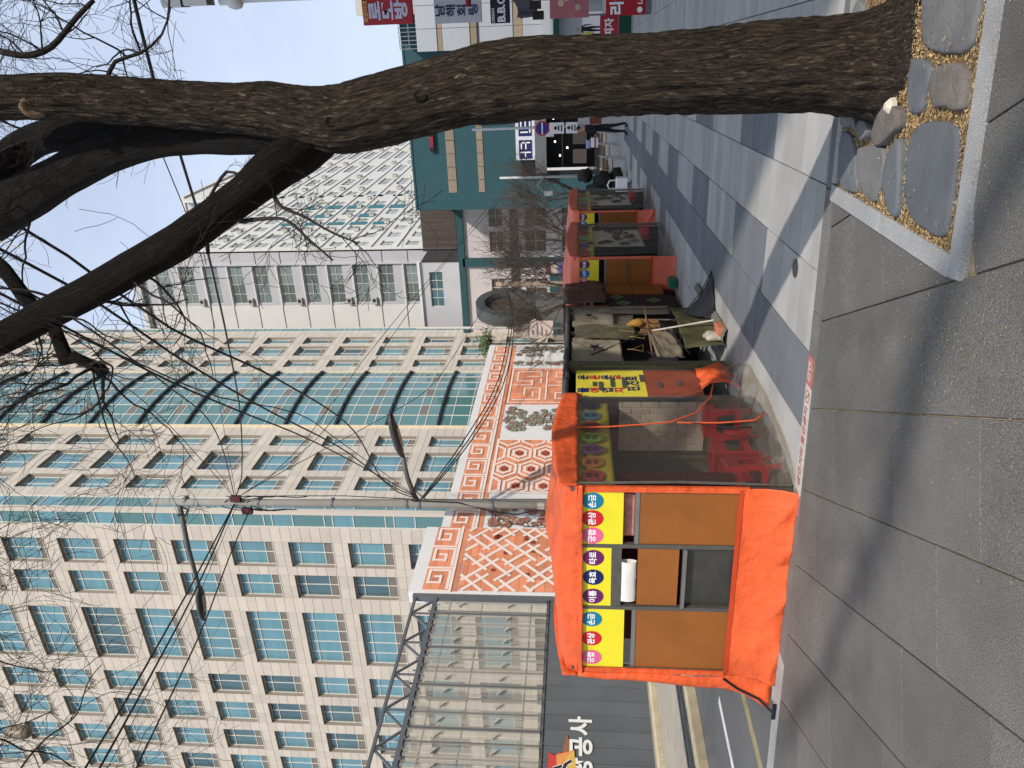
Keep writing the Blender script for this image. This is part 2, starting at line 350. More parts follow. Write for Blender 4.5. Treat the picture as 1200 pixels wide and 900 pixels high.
# --- kerb of the road and the far side
for i in range(40):
    y0 = yb(-5.3)+.1+i*1.0
    MB().bevbox(-5.5, -5.32, y0+.004, y0+.996, -.12, .003, .015).build('kerb_stone', m_kerb, road)
for i in range(34):
    y0 = 4.6+i*1.0
    MB().bevbox(-9.62, -9.42, y0+.004, y0+.996, -.12, .05, .02).build('kerb_stone', M('yellowed_kerb', C(176, 164, 138), .85, var=.08, dirt=.2), road)
MB().box(-13.0, -10.45, 4, 60, -.2, .03).build('far_pavement', m_conc, kind='structure')
MB().box(-14.9, -13.3, 4, 60, -.2, .02).build('verge', M('verge_concrete', C(150, 143, 128), .9, namt=.25, nscale=2, dirt=.3), kind='structure')
b = MB()
for i in range(220):
    y0 = 4.5+i*.13; b.box(-10.3, -9.75, y0, y0+.07, -.1, .02)
for xx in (-10.36, -10.02, -9.72): b.box(xx, xx+.04, 4.5, 33, -.1, .035)
b.build('drain_grating', M('dark_grating', C(70, 74, 76), .6, var=.2), road, kind='stuff')
for i in range(20): MB().bevbox(-13.3, -13.02, 4.5+i*1.5, 5.99+i*1.5, -.1, .16, .02).build('kerb_stone', M('cream_kerb', C(190, 178, 150), .85, var=.06), road)
# ================================================================== TREE PIT
pit = thing('tree_pit', (-.2, 4.4, 0), 'granite-edged tree pit with flat stones and wood chips round the big tree', 'tree pit')
bed = MB(); bed.prism(PIT, -.02, .0045); bed.build('soil_bed', M('mulch_soil', C(128, 104, 68), .95, namt=.5, nscale=25, bump=1, bscale=60), pit)
STONES = [
[(0.06, 4.35), (-0.18, 4.24), (-0.21, 4.16), (-0.22, 3.87), (-0.19, 3.72), (-0.11, 3.71), (0.1, 3.73), (.55, 3.8), (.62, 4.05), (.5, 4.38)],
[(-0.24, 4.29), (-0.26, 4.09), (-0.34, 4.06), (-0.41, 4.11), (-0.48, 4.1), (-0.51, 4.18), (-0.49, 4.28), (-0.38, 4.32), (-0.27, 4.33)],
[(-0.27, 4.03), (-0.24, 3.83), (-0.26, 3.70), (-0.41, 3.66), (-0.44, 3.7), (-0.43, 3.85), (-0.45, 3.96), (-0.38, 4.04), (-0.32, 4.04)],
[(-0.56, 4.16), (-0.5, 3.93), (-0.49, 3.74), (-0.53, 3.68), (-0.66, 3.63), (-0.93, 3.6), (-1.0, 3.64), (-1.0, 3.93), (-0.94, 4.1), (-0.8, 4.17), (-0.65, 4.19)],
[(-0.51, 4.6), (-0.47, 4.35), (-0.56, 4.29), (-0.61, 4.35), (-0.72, 4.55), (-0.7, 4.66), (-0.6, 4.64)],
[(-0.61, 4.3), (-0.69, 4.23), (-0.8, 4.21), (-1.02, 4.14), (-1.02, 4.27), (-0.92, 4.4), (-0.84, 4.42), (-0.72, 4.4)],
[(-0.78, 4.93), (-0.75, 4.83), (-0.7, 4.52), (-0.76, 4.47), (-0.88, 4.45), (-0.95, 4.48), (-1.02, 4.52), (-1.02, 4.72), (-0.92, 4.86)],
[(-0.73, 5.3), (-0.71, 5.11), (-0.74, 4.99), (-0.88, 4.91), (-1.0, 4.82), (-1.04, 4.87), (-1.06, 5.2)],
[(-0.6, 5.34), (-0.57, 5.09), (-0.62, 5.05), (-0.69, 5.12), (-0.7, 5.3)],
[(-0.61, 4.92), (-0.6, 4.74), (-0.68, 4.73), (-0.73, 4.84)],
[(-0.62, 5.03), (-0.6, 4.96), (-0.67, 4.91), (-0.67, 4.98)],
[(.68, 4.3), (.7, 3.85), (1.2, 3.92), (1.3, 4.3), (.95, 4.45)], [(.15, 5.3), (.1, 5.0), (.6, 4.9), (.75, 5.35)], [(.3, 4.75), (.35, 4.5), (.9, 4.55), (.8, 4.8)], [(-.45, 5.35), (-.4, 5.15), (0, 5.1), (.05, 5.35)]]
m_st = [M('pit_stone_grey', C(112, 111, 110), .75, var=.12, nscale=4, namt=.16, bump=.7, bscale=35, speck=.12, dirt=.25),
        M('pit_stone_blue', C(96, 100, 104), .7, var=.08, nscale=4, namt=.14, bump=.5, bscale=35, speck=.1, dirt=.2),
        M('pit_stone_brown', C(112, 106, 100), .85, var=.1, nscale=9, namt=.2, bump=1., bscale=45, speck=.2, dirt=.5)]
def smooth_poly(p, it=2):
    for _ in range(it):
        q = []
        for i in range(len(p)):
            a, b = p[i], p[(i+1) % len(p)]
            q += [(a[0]*.75+b[0]*.25, a[1]*.75+b[1]*.25), (a[0]*.25+b[0]*.75, a[1]*.25+b[1]*.75)]
        p = q
    return p
SP = []
for i, s_ in enumerate(STONES):
    p = smooth_poly(s_); p = [(x+.010*nz(x, y, i, 14), y+.010*nz(y, x, i+5, 14)) for x, y in p]; SP.append(p)
    h = .03+.02*random.random() if i not in (4, 9, 10) else .06
    b = MB(); n = len(p); cx_ = sum(a[0] for a in p)/n; cy_ = sum(a[1] for a in p)/n
    rings = [(1, -.02, 0), (1, h*.55, 0), (.975, h*.9, 0), (.93, h, 1), (.72, h, 1), (.42, h, 1), (.15, h, 1)]; vs = []
    for f, z, r in rings:
        for x, y in p:
            X, Y = cx_+(x-cx_)*f, cy_+(y-cy_)*f; vs.append((X, Y, z+r*.006*nz(X, Y, i*3., 9)+(.02*(X-cx_) if i != 3 else .01*(X-cx_))))
    fs = [(r*n+j, r*n+(j+1) % n, (r+1)*n+(j+1) % n, (r+1)*n+j) for r in range(len(rings)-1) for j in range(n)]
    fs.append(tuple(range((len(rings)-1)*n, len(rings)*n))); b.add(vs, fs)
    b.build('flat_stone', m_st[{2: 2, 4: 2, 3: 1, 1: 1, 5: 1, 7: 1}.get(i, 0)], pit, smooth=True)
def inside(p, x, y):
    c = False; j = len(p)-1
    for i in range(len(p)):
        if (p[i][1] > y) != (p[j][1] > y) and x < (p[j][0]-p[i][0])*(y-p[i][1])/(p[j][1]-p[i][1])+p[i][0]: c = not c
        j = i
    return c
m_chip = M('wood_chip', C(178, 150, 108), .85, var=.55, namt=.1)
b = MB(); cnt = 0
rnd = random.Random(3)
while cnt < 14000:
    x, y = rnd.uniform(-1.08, 1.5), rnd.uniform(3.4, 5.5)
    if not inside(PIT, x, y): continue
    on = any(inside(p, x, y) for p in SP)
    if on and rnd.random() > .012: continue
    if (x+.29)**2+(y-4.74)**2 < .06: continue
    z = .05 if on else .006+rnd.random()*.016
    a = rnd.random()*6.28; l_ = rnd.uniform(.004, .015); w_ = rnd.uniform(.002, .0045); t = rnd.uniform(-.5, .5)
    c_, s_ = math.cos(a), math.sin(a)
    P = [(x+c_*u-s_*v, y+s_*u+c_*v, z+u*t*.6+v*rnd.uniform(-.6, .6)) for u, v in ((-l_/1.3, -w_), (l_/1.3, -w_*.6), (l_, w_), (-l_, w_*.8))]
    b.quad(*P); cnt += 1
for i in range(500):   # chips scattered on the paving round the pit
    x, y = rnd.gauss(-1.3, .5), rnd.gauss(3.5, .5)
    if inpit(x, y): continue
    a = rnd.random()*6.28; l_ = rnd.uniform(.003, .008); c_, s_ = math.cos(a), math.sin(a)
    b.quad(*[(x+c_*u-s_*v, y+s_*u+c_*v, .004+abs(v)) for u, v in ((-l_, -.002), (l_, -.002), (l_, .002), (-l_, .002))])
b.build('wood_chips', m_chip, pit, kind='stuff')
def kerbline(p, q, n, wd, side):
    p, q = Vector(p), Vector(q); d = (q-p); t = d.normalized(); nn = Vector((-t.y, t.x))*side*wd
    for i in range(n):
        a = p+d*(i/n)+t*.002; c = p+d*((i+1)/n)-t*.002
        pl = [tuple(a), tuple(c), tuple(c+nn), tuple(a+nn)]
        if side < 0: pl = pl[::-1]
        MB().prism(pl, -.02, .024, bev=.006).build('kerb_stone', m_kerb, pit)
kerbline((-1.125, 3.415), (2.7, 3.95), 3, .1, 1)
kerbline((-1.14, 3.53), (-1.17, yb(-1.1)-.1), 2, .105, -1)
kerbline((-1.05, yb(-1.05)-.19), (2.6, yb(2.6)-.19), 3, .085, 1)
rk = MB(); rk.lathe((-.49, 4.44, .02), [(.02, 0), (.045, .015), (.042, .04), (.02, .062)], 7); rk.build('pebble', M('white_rock', C(205, 196, 180), .9, bump=.8), pit)
# ================================================================== THE TREE
LIMBS = {
    'trunk': [(-0.248, 4.712, -0.144, 0.4419), (-0.271, 4.723, -0.062, 0.3511), (-0.287, 4.738, 0.02, 0.2968), (-0.296, 4.756, 0.173, 0.2659), (-0.293, 4.757, 0.403, 0.2457), (-0.301, 4.753, 0.683, 0.2374), (-0.312, 4.748, 1.013, 0.2221), (-0.313, 4.748, 1.28, 0.2135), (-0.315, 4.747, 1.637, 0.215), (-0.315, 4.747, 1.931, 0.2163), (-0.335, 4.749, 2.179, 0.2227), (-0.356, 4.749, 2.381, 0.2013), (-0.425, 4.728, 2.686, 0.1982), (-0.465, 4.709, 2.891, 0.199), (-0.5, 4.692, 3.097, 0.1903), (-0.486, 4.699, 3.305, 0.1671), (-0.443, 4.719, 3.514, 0.153), (-0.422, 4.729, 3.779, 0.1332), (-0.388, 4.734, 4.147, 0.1287), (-0.358, 4.726, 4.459, 0.1289), (-0.329, 4.718, 4.772, 0.1291), (-0.318, 4.701, 5.085, 0.1241), (-0.312, 4.671, 5.502, 0.1191), (-0.321, 4.611, 6.012, 0.1034), (-0.242, 4.649, 6.806, 0.0839)],
    'limb_b': [(-0.506, 4.744, 3.113, 0.132), (-0.562, 4.806, 3.513, 0.1353), (-0.579, 4.843, 3.803, 0.1316), (-0.589, 4.904, 4.11, 0.1228), (-0.616, 4.969, 4.433, 0.1253), (-0.691, 4.989, 4.755, 0.1273), (-0.828, 5.034, 5.121, 0.1364), (-0.992, 5.066, 5.502, 0.1582), (-1.08, 5.08, 5.73, 0.1725), (-1.278, 5.096, 6.136, 0.1643), (-1.594, 5.112, 6.808, 0.1441)],
    'limb_c': [(-0.557, 4.986, 4.543, 0.0828), (-0.582, 5.096, 4.906, 0.0908), (-0.6, 5.198, 5.186, 0.1046), (-0.634, 5.293, 5.445, 0.113), (-0.718, 5.308, 5.642, 0.1204), (-0.792, 5.273, 5.738, 0.1206), (-0.866, 5.293, 6.005, 0.1039), (-0.921, 5.322, 6.511, 0.087)],
    'limb_d': [(-0.44, 4.84, 2.75, 0.099), (-0.49, 4.85, 2.98, 0.1215), (-0.538, 4.861000000000001, 3.184, 0.135), (-0.673, 4.672000000000001, 3.357, 0.135), (-0.754, 4.504, 3.495, 0.1305), (-0.861, 4.376, 3.632, 0.1087), (-0.965, 4.26, 3.792, 0.104), (-1.075, 4.141, 3.964, 0.1029), (-1.185, 4.033, 4.189, 0.098), (-1.289, 3.928, 4.41, 0.0933), (-1.383, 3.828, 4.628, 0.0887), (-1.458, 3.736, 4.791, 0.0859), (-1.523, 3.65, 4.952, 0.0832), (-1.637, 3.54, 5.208, 0.0748), (-1.801, 3.351, 5.61, 0.0581)],
    'stub_up': [(-1.425, 3.863, 4.715, 0.0386), (-1.338, 3.905, 4.807, 0.0411), (-1.225, 3.981, 4.926, 0.0389), (-1.148, 4.05, 5.038, 0.0368), (-0.996, 4.178, 5.371, 0.03)],
    'stub_down': [(-1.391, 3.824, 4.638, 0.0381), (-1.486, 3.778, 4.598, 0.0357), (-1.572, 3.737, 4.557, 0.038), (-1.636, 3.707, 4.527, 0.0428)],
    'stub_end': [(-1.598, 3.714, 4.5, 0.0284), (-1.628, 3.699, 4.42, 0.0284), (-1.663, 3.683, 4.336, 0.0331), (-1.684, 3.673, 4.316, 0.0354)],
    'twig_1': [(-1.201, 4.325, 3.903, 0.0121), (-0.969, 4.457, 3.925, 0.0099), (-0.832, 4.455, 3.837, 0.0099), (-0.746, 4.453, 3.75, 0.0099), (-0.744, 4.409, 3.683, 0.0074), (-0.781, 4.392, 3.616, 0.0049)],
    'twig_2': [(-0.886, 4.586, 3.555, 0.0148), (-0.913, 4.261, 3.381, 0.0117), (-0.931, 4.076, 3.19, 0.0091), (-0.975, 3.9, 2.992, 0.0067), (-1.007, 3.785, 2.819, 0.0044)],
    'twig_3': [(-1.03, 4.407, 3.702, 0.0145), (-0.975, 4.232, 3.469, 0.0118), (-0.95, 4.067, 3.284, 0.0092), (-1.021, 3.878, 3.097, 0.0067), (-1.098, 3.797, 2.97, 0.0044)],
    'twig_4': [(-0.068, 5.286, 5.53, 0.0255), (-0.1, 5.271, 5.35, 0.0226), (-0.055, 5.292, 5.17, 0.0198), (0.117, 5.374, 4.991, 0.0169), (0.214, 5.42, 4.873, 0.014)],
    'twig_5': [(-0.253, 4.865, 4.592, 0.0158), (-0.146, 4.916, 4.536, 0.0131), (-0.104, 4.936, 4.371, 0.0105), (-0.005, 4.983, 4.235, 0.0078), (0.144, 5.054, 4.18, 0.0052)],
}
WIRES = {
#pole depth 23.906656603590026
    'a': [(-13.41, 19.86, 6.68), (-11.46, 17.8, 7.08), (-7.76, 14.03, 6.48), (-4.92, 10.4, 6.25), (-3.08, 7.95, 6.38), (-1.9, 6.85, 6.59), (-1.07, 6.14, 6.94)],
    'b': [(-13.41, 19.86, 6.68), (-12.6, 18.92, 7.02), (-8.71, 14.68, 6.9), (-5.5, 10.67, 6.78), (-3.53, 8.29, 6.66), (-2.4, 7.17, 6.75), (-1.37, 5.99, 6.94)],
    'c': [(-13.43, 19.85, 6.68), (-12.88, 19.34, 6.8), (-8.04, 13.89, 7.23), (-5.56, 10.64, 7.16), (-4.28, 9.04, 7.21), (-2.94, 7.46, 7.19), (-1.75, 6.03, 7.12)],
    'd': [(-13.48, 19.83, 12.63), (-10.27, 17.26, 11.23), (-7.56, 14.12, 9.69), (-5.66, 11.7, 8.87), (-4.3, 10.14, 8.53), (-3.13, 8.48, 7.95), (-1.81, 6.89, 7.82)],
    'e': [(-13.48, 19.83, 12.63), (-8.69, 15.8, 11.62), (-5.88, 12.71, 10.61), (-4.09, 10.23, 9.65), (-2.37, 7.73, 8.69)],
    'f': [(-13.48, 19.83, 12.63), (-12.26, 19.08, 11.86), (-8.5, 15.89, 9.85), (-4.87, 12.08, 7.83), (-1.99, 9.02, 6.31), (-1.19, 8.29, 6.0), (-0.52, 7.51, 5.69), (0.45, 6.86, 5.37)],
    'g': [(-13.48, 19.83, 12.54), (-12.65, 21.11, 11.02), (-10.99, 25.78, 9.42), (-9.92, 31.83, 7.99), (-8.94, 40.05, 6.48)],
    'h': [(-13.48, 19.83, 12.54), (-12.19, 21.33, 10.25), (-10.63, 25.95, 8.71), (-9.52, 32.02, 7.51), (-8.35, 40.33, 5.58)],
    'i': [(-13.4, 19.87, 12.4), (-12.99, 20.4, 11.4), (-12.53, 23.94, 8.3), (-12.4, 26.22, 7.13), (-12.1, 30.79, 6.38), (-12.14, 36.31, 5.81)],
    'j': [(-13.65, 19.75, 12.63), (-13.75, 16.16, 12.33), (-13.26, 14.72, 11.87), (-12.77, 11.64, 11.3), (-12.23, 9.12, 10.79), (-11.99, 7.58, 10.52)],
    'k': [(-13.65, 19.75, 12.63), (-13.96, 16.05, 12.26), (-12.76, 11.64, 11.06), (-12.22, 9.13, 10.51), (-11.97, 7.58, 10.23)],
    'l': [(-13.65, 19.75, 12.54), (-14.02, 16.13, 12.16), (-12.92, 11.79, 11.02), (-12.4, 9.27, 10.49), (-11.96, 7.59, 10.08)],
    'm': [(-13.69, 19.73, 12.06), (-14.04, 17.68, 11.98), (-13.72, 14.5, 11.26), (-13.41, 11.89, 10.79), (-12.65, 9.48, 10.1), (-12.43, 7.92, 9.73)],
    'n1': [(-13.46, 19.84, 6.6), (-12.46, 21.76, 5.45), (-12.4, 26.22, 4.74), (-12.24, 31.83, 4.73), (-12.2, 35.17, 5.04), (-12.19, 37.39, 5.57)],
    'n2': [(-13.43, 19.85, 6.55), (-12.46, 21.76, 5.31), (-12.4, 26.22, 4.61), (-12.24, 31.83, 4.61), (-12.2, 35.17, 5.0), (-12.19, 37.39, 5.48)],
    'n3': [(-13.41, 19.86, 6.49), (-12.41, 21.78, 5.16), (-12.4, 26.22, 4.48), (-12.41, 31.75, 4.54), (-12.2, 35.17, 4.95), (-12.19, 37.39, 5.35)],
    'o': [(-13.48, 19.83, 12.57), (-7.32, 15.34, 9.97), (-5.01, 13.12, 8.57), (-3.02, 10.75, 7.29), (-1.18, 8.3, 6.21), (-0.51, 7.51, 5.9)],
    'p': [(-13.41, 19.86, 6.68), (-7.57, 13.01, 6.32), (-5.6, 10.62, 6.17), (-4.46, 8.95, 6.55), (-3.19, 7.34, 6.6), (-2.17, 6.28, 6.97), (-1.81, 5.78, 6.94)],
}

m_bark = bark_mat('furrowed_bark', C(28, 24, 21), C(132, 115, 97))
m_bark2 = bark_mat('limb_bark', C(19, 16, 14), C(60, 49, 40), .8)
m_twig = M('twig_bark', C(38, 32, 29), .9, namt=.3, nscale=8)
m_twig2 = M('pale_twig_bark', C(110, 94, 80), .9, namt=.3, nscale=8)
tree = thing('bare_tree', (-.29, 4.74, 0), 'big bare tree with dark furrowed trunk forking over the pavement, rooted in the stone pit', 'tree')
def spline(pts, step):
    P = [Vector(p[:3]) for p in pts]; R = [p[3] for p in pts]; out = []
    for i in range(len(P)-1):
        p0, p1, p2, p3 = P[max(i-1, 0)], P[i], P[i+1], P[min(i+2, len(P)-1)]
        k = max(1, int((p2-p1).length/step))
        for j in range(k):
            t = j/k; a = t*t; c = a*t
            q = .5*((2*p1)+(p2-p0)*t+(2*p0-5*p1+4*p2-p3)*a+(-p0+3*p1-3*p2+p3)*c)
            s = t*t*(3-2*t); out.append((q, R[i]*(1-s)+R[i+1]*s))
    out.append((P[-1], R[-1])); return out
def limb(name, pts, step, n, amp, mat, lump=.04, seed=0., flare=False):
    S = spline(pts, step); vs, fs, at = [], [], []; u = None; s = 0
    for i, (p, r) in enumerate(S):
        d = (S[min(i+1, len(S)-1)][0]-S[max(i-1, 0)][0]).normalized()
        if i: s += (p-S[i-1][0]).length
        u = d.orthogonal().normalized() if u is None else (u-d*u.dot(d)).normalized(); q = d.cross(u)
        for j in range(n):
            a = 2*math.pi*j/n; ca, sa = math.cos(a), math.sin(a)
            tw = a+.25*s
            v = Vector((math.cos(tw)*2.6, math.sin(tw)*2.6, s*1.25+seed))
            rg = 1-abs(noise.noise(v*1.9+Vector((noise.noise(v*.8), 0, 0))*1.2))*2
            rg2 = 1-abs(noise.noise(v*4.3))*2
            rr = r*.955*(1+lump*noise.noise(Vector((ca*.9, sa*.9, s*1.3+seed))))+amp*(rg*.7+rg2*.35)*(.6+r*2)
            if flare and p.z < .35:
                k = (.35-p.z)/.35; rr += k*k*.015*(1+math.sin(a*5+1.3)+.6*math.sin(a*3))
            vs.append(tuple(p+(u*ca+q*sa)*rr)); at.append((ca*max(r, .1)*1.6, sa*max(r, .1)*1.6, s))
    for i in range(len(S)-1):
        for j in range(n): fs.append((i*n+j, i*n+(j+1) % n, (i+1)*n+(j+1) % n, (i+1)*n+j))
    fs.append(tuple(range(n-1, -1, -1))); fs.append(tuple(range((len(S)-1)*n, len(S)*n)))
    b = MB(); b.add(vs, fs); o = b.build(name, mat, tree, smooth=True)
    a_ = o.data.attributes.new('bark', 'FLOAT_VECTOR', 'POINT')
    a_.data.foreach_set('vector', [c for v in at for c in v]); return o, S
_, S_tr = limb('trunk', LIMBS['trunk'], .022, 120, .021, m_bark, flare=True)
SL = {}
for k_, n_, nm in (('limb_b', 60, 'limb'), ('limb_c', 44, 'limb'), ('limb_d', 60, 'limb'), ('stub_up', 20, 'branch'), ('stub_down', 20, 'broken_branch'), ('stub_end', 20, 'broken_branch')):
    _, SL[k_] = limb(nm, LIMBS[k_], .03, n_, .006, m_bark2, lump=.09, seed=len(k_)*3.7)
for k_ in ('twig_1', 'twig_2', 'twig_3', 'twig_4', 'twig_5'):
    S = spline(LIMBS[k_], .06); SL[k_] = S
    MB().tube([tuple(p) for p, r in S], [r for p, r in S], 6).build('branch', m_twig, tree, smooth=True)
def knot(c, r, nd, mat=m_twig2):
    nd = Vector(nd).normalized(); c = Vector(c); a1 = Vector((0, 0, 1)); a1 = (a1-nd*a1.dot(nd)).normalized(); a2 = nd.cross(a1); b = MB(); vs = []; fs = []
    prof = [(1.15, -.3), (1.05, .12), (.9, .3), (.72, .24), (.5, .12), (.3, .08), (.12, -.1), (.02, -.12)]; n = 28
    for pr, ph in prof:
        for j in range(n):
            t = 2*math.pi*j/n; k = 1+.07*nz(math.cos(t)*2, math.sin(t)*2, pr*4)
            vs.append(tuple(c+a1*math.cos(t)*r*pr*k*1.25+a2*math.sin(t)*r*pr*k+nd*r*ph))
    for i in range(len(prof)-1):
        for j in range(n): fs.append((i*n+j, i*n+(j+1) % n, (i+1)*n+(j+1) % n, (i+1)*n+j))
    b.add(vs, fs); b.build('knot', mat, tree, smooth=True)
toc = Vector((.06, -1, -.55)).normalized()
knot(Vector((-.37, 4.70, 4.98))+toc*.105, .058, toc, M('cut_wood', C(112, 92, 74), .9, namt=.4, nscale=30, bump=.8))
knot(Vector((-.42, 4.73, 2.62))+Vector((.25, -1, -.2)).normalized()*.205, .03, (.25, -1, -.2), m_bark2)
knot(Vector((-.49, 4.69, 3.14))+Vector((.0, -1, -.2)).normalized()*.19, .028, (.0, -1, -.2), m_bark2)
# fine branching
tw = {6: MB(), 4: MB(), 3: MB()}
rt = random.Random(11)
def rv(): return Vector((rt.uniform(-1, 1), rt.uniform(-1, 1), rt.uniform(-1, 1)))
TW = [0]
def grow(p, d, ln, r, gen, droop=-.05, B=tw, kids=(3, 4)):
    pts = [p]; k = max(4, int(ln/.06)); dd = d.normalized(); rads = [r]
    for i in range(k):
        dd = (dd+rv()*.27+Vector((0, 0, -droop))).normalized(); p = p+dd*(ln/k); pts.append(p); rads.append(max(.0015, r*(1-.72*(i+1)/k)))
    B[6 if r > .012 else (4 if r > .005 else 3)].tube([tuple(q) for q in pts], rads, 6 if r > .012 else (4 if r > .005 else 3), cap=False); TW[0] += k
    if gen <= 0: return
    for _ in range(rt.randint(*kids)):
        i = rt.randint(max(1, k//4), k); base = pts[i]; ax = (pts[i]-pts[i-1]).normalized()
        side = rv(); side = (side-ax*side.dot(ax)).normalized()
        grow(base, ax*.75+side*rt.uniform(.5, 1.0)+Vector((0, 0, .1)), ln*rt.uniform(.45, .72), rads[i]*.72, gen-1, droop, B, kids)
def along(S, n, l, r, bias, gen, lo=0., hi=1., lat=1.0):
    for _ in range(n):
        p, rr = S[int(rt.uniform(lo, hi)*(len(S)-1))]; d = rv()*lat+Vector(bias); grow(p, d, l*rt.uniform(.7, 1.25), r*rt.uniform(.6, 1.2), gen)
L_ = Vector((-fh.y, fh.x, 0)) if False else -right     # picture-left in the world
along(SL['limb_d'], 7, .85, .009, tuple(L_*.4+UZ*.6), 3, .45, 1.)
along(SL['limb_d'], 7, .8, .011, tuple(L_*.8-UZ*.5), 3, .5, 1.)
along(SL['limb_b'], 8, .8, .009, tuple(L_*.3+UZ*.3), 3, .5, 1.)
along(SL['limb_c'], 6, .9, .010, tuple(UZ*.8), 3, .3, 1.)
for k_ in ('twig_1', 'twig_2', 'twig_3'): along(SL[k_], 5, .35, .004, tuple(L_*.3), 2, .3, 1., .8)
for k_ in ('twig_4', 'twig_5'): along(SL[k_], 8, .75, .007, tuple(right*.5+UZ*.3), 3, .1, 1., .8)
S_e = SL['stub_end']; along(S_e, 6, .75, .010, tuple(L_*.5-UZ*.2), 3, .5, 1.)
S_d = SL['stub_down']; along(S_d, 3, .8, .008, tuple(L_*.4-UZ*.1), 3, .4, 1.)
# branches that hang back into view from the limbs above the frame
def hang(px_, n, l, r, gen, bias):
    for _ in range(n):
        p = Vector(px_)+rv()*.25; grow(p, Vector(bias)+rv()*.5, l*rt.uniform(.8, 1.2), r, gen, .02)
cl = lambda a, b, z: tuple(fh*4.4*b+right*a+UZ*z)
hang(cl(.5, 1., 6.6), 5, 1.3, .010, 3, tuple(right*.35-UZ*.6)); hang(cl(1.3, 1., 6.5), 4, 1.1, .009, 3, tuple(right*.2-UZ*.7))
hang(cl(-1.4, 1., 6.3), 4, 1.3, .011, 3, tuple(L_*.2-UZ*.8)); hang(cl(-1.0, 1.05, 6.4), 4, 1.2, .010, 3, tuple(-UZ*.8))
hang(cl(-2.0, .95, 5.6), 3, 1.3, .008, 3, tuple(L_*.2-UZ*.9)); hang(cl(-.4, 1.15, 6.6), 4, 1.1, .010, 3, tuple(-UZ*.8))
for a in (-3.1, -3.6): hang(cl(a, 1.1, 5.9), 2, 1.4, .010, 3, tuple(right*.4-UZ*.55))
hang(cl(-3.9, 1.3, 4.9+1.2), 3, 1.6, .013, 3, tuple(right*.5-UZ*.35))
for k_, b in tw.items():
    if b.v: b.build({6: 'small_branches', 4: 'twigs', 3: 'fine_twigs'}[k_], m_twig, tree, smooth=True, kind='stuff')
# a dry stalk hanging across the left limb
MB().tube([(-1.02, 4.06, 5.0), (-1.04, 4.0, 4.9), (-1.05, 3.97, 4.8)], .002, 4).build('dry_stalk', M('straw', C(190, 165, 110)), tree)
# second street tree, behind the camera, whose limbs shade the paving
t2 = thing('street_tree', (9.0, -6.2, 0), 'bare street tree further along the pavement behind the viewpoint', 'tree')
b = MB(); b.tube([(9.0, -6.2, -.1), (8.9, -6.1, 2.5), (8.6, -5.9, 5.2), (8.2, -5.6, 7.)], [.3, .24, .2, .17], 14); b.build('trunk', m_twig2, t2, smooth=True)
b = MB(); b.tube([(8.2, -5.6, 6.8), (7.6, -5.0, 8.3), (6.9, -4.55, 8.9), (6.25, -4.25, 9), (5.5, -4.15, 9.05), (4.7, -4.1, 9), (4.1, -3.95, 9.1), (3.2, -3.85, 9.3), (2.2, -3.6, 9.7)], [.14, .12, .115, .105, .10, .09, .08, .065, .04], 12); b.build('limb', m_twig2, t2, smooth=True)
b = MB(); b.tube([(8.2, -5.6, 6.8), (8.6, -6, 8.3), (8.2, -6.2, 9.6), (8.6, -6.4, 11.2)], [.13, .11, .08, .04], 12); b.build('limb', m_twig2, t2, smooth=True)
t2b = {6: MB(), 4: MB(), 3: MB()}
for P0 in ((6.25, -4.25, 9), (4.7, -4.1, 9), (3.2, -3.85, 9.3), (8.2, -6.2, 9.6), (7.6, -5.0, 8.3)):
    for _ in range(2): grow(Vector(P0), rv()*.6+Vector((-.2, .1, .9)), 1.5, .035, 2, -.02, t2b, (2, 4))
for k_, b in t2b.items():
    if b.v: b.build('twigs', m_twig, t2, smooth=True, kind='stuff')
# ================================================================== STALL ROW
m_or = M('orange_tarpaulin', C(224, 94, 46), .5, namt=.12, nscale=3, bump=.9, bscale=7, spec=.35, dirt=.16)
m_or2 = M('salmon_tarpaulin', C(222, 112, 84), .6, namt=.12, nscale=3, bump=.3, bscale=14, dirt=.1)  # far booths' cover: paler, pinker orange than the nearest one
m_seam = M('orange_seam', C(190, 66, 30), .6, namt=.1)
m_brn = M('brown_board', C(146, 88, 36), .38, namt=.14, nscale=2.2, bump=.05, spec=.5, dirt=.04)
m_yb = M('yellow_print', C(232, 220, 44), .45, namt=.03, spec=.4)
m_yb2 = M('dull_yellow_print', C(232, 216, 70), .6, namt=.12, nscale=6)
m_frm = M('grey_steel_frame', C(98, 96, 90), .45, metal=.3, namt=.2, nscale=12, dirt=.2)
m_stl = M('stainless_sheet', C(88, 86, 82), .35, metal=.6, namt=.25, nscale=5, bump=.1, dirt=.25)
m_alu = M('aluminium_edge', C(150, 150, 148), .35, metal=.7, namt=.1)
m_dk = M('stall_shade_cloth', C(52, 48, 44), .9, namt=.3, nscale=5)
m_mar = M('maroon_cloth', C(92, 26, 30), .8, namt=.2)
m_wh = M('white_lettering', C(238, 238, 238), .6, namt=.0)
m_bk = M('black_ink', C(24, 24, 34), .6, namt=.0)
m_pap = M('white_paper', C(222, 220, 214), .8, namt=.06, bump=.2, bscale=12)
COLS = {'pink': M('pink_dot', C(226, 98, 150), .5, namt=0), 'red': M('red_dot', C(204, 24, 40), .5, namt=0), 'teal': M('teal_dot', C(8, 122, 158), .5, namt=0),
        'purple': M('purple_dot', C(104, 24, 96), .5, namt=0), 'navy': M('navy_dot', C(14, 28, 92), .5, namt=0), 'blue': M('blue_dot', C(30, 110, 190), .5, namt=0)}
m_vin = film('clear_vinyl', (.97, .94, .88, 1), .30, .06, .10, .5, 4.5)
def W(x, y, z): return ROW(x, y, z)
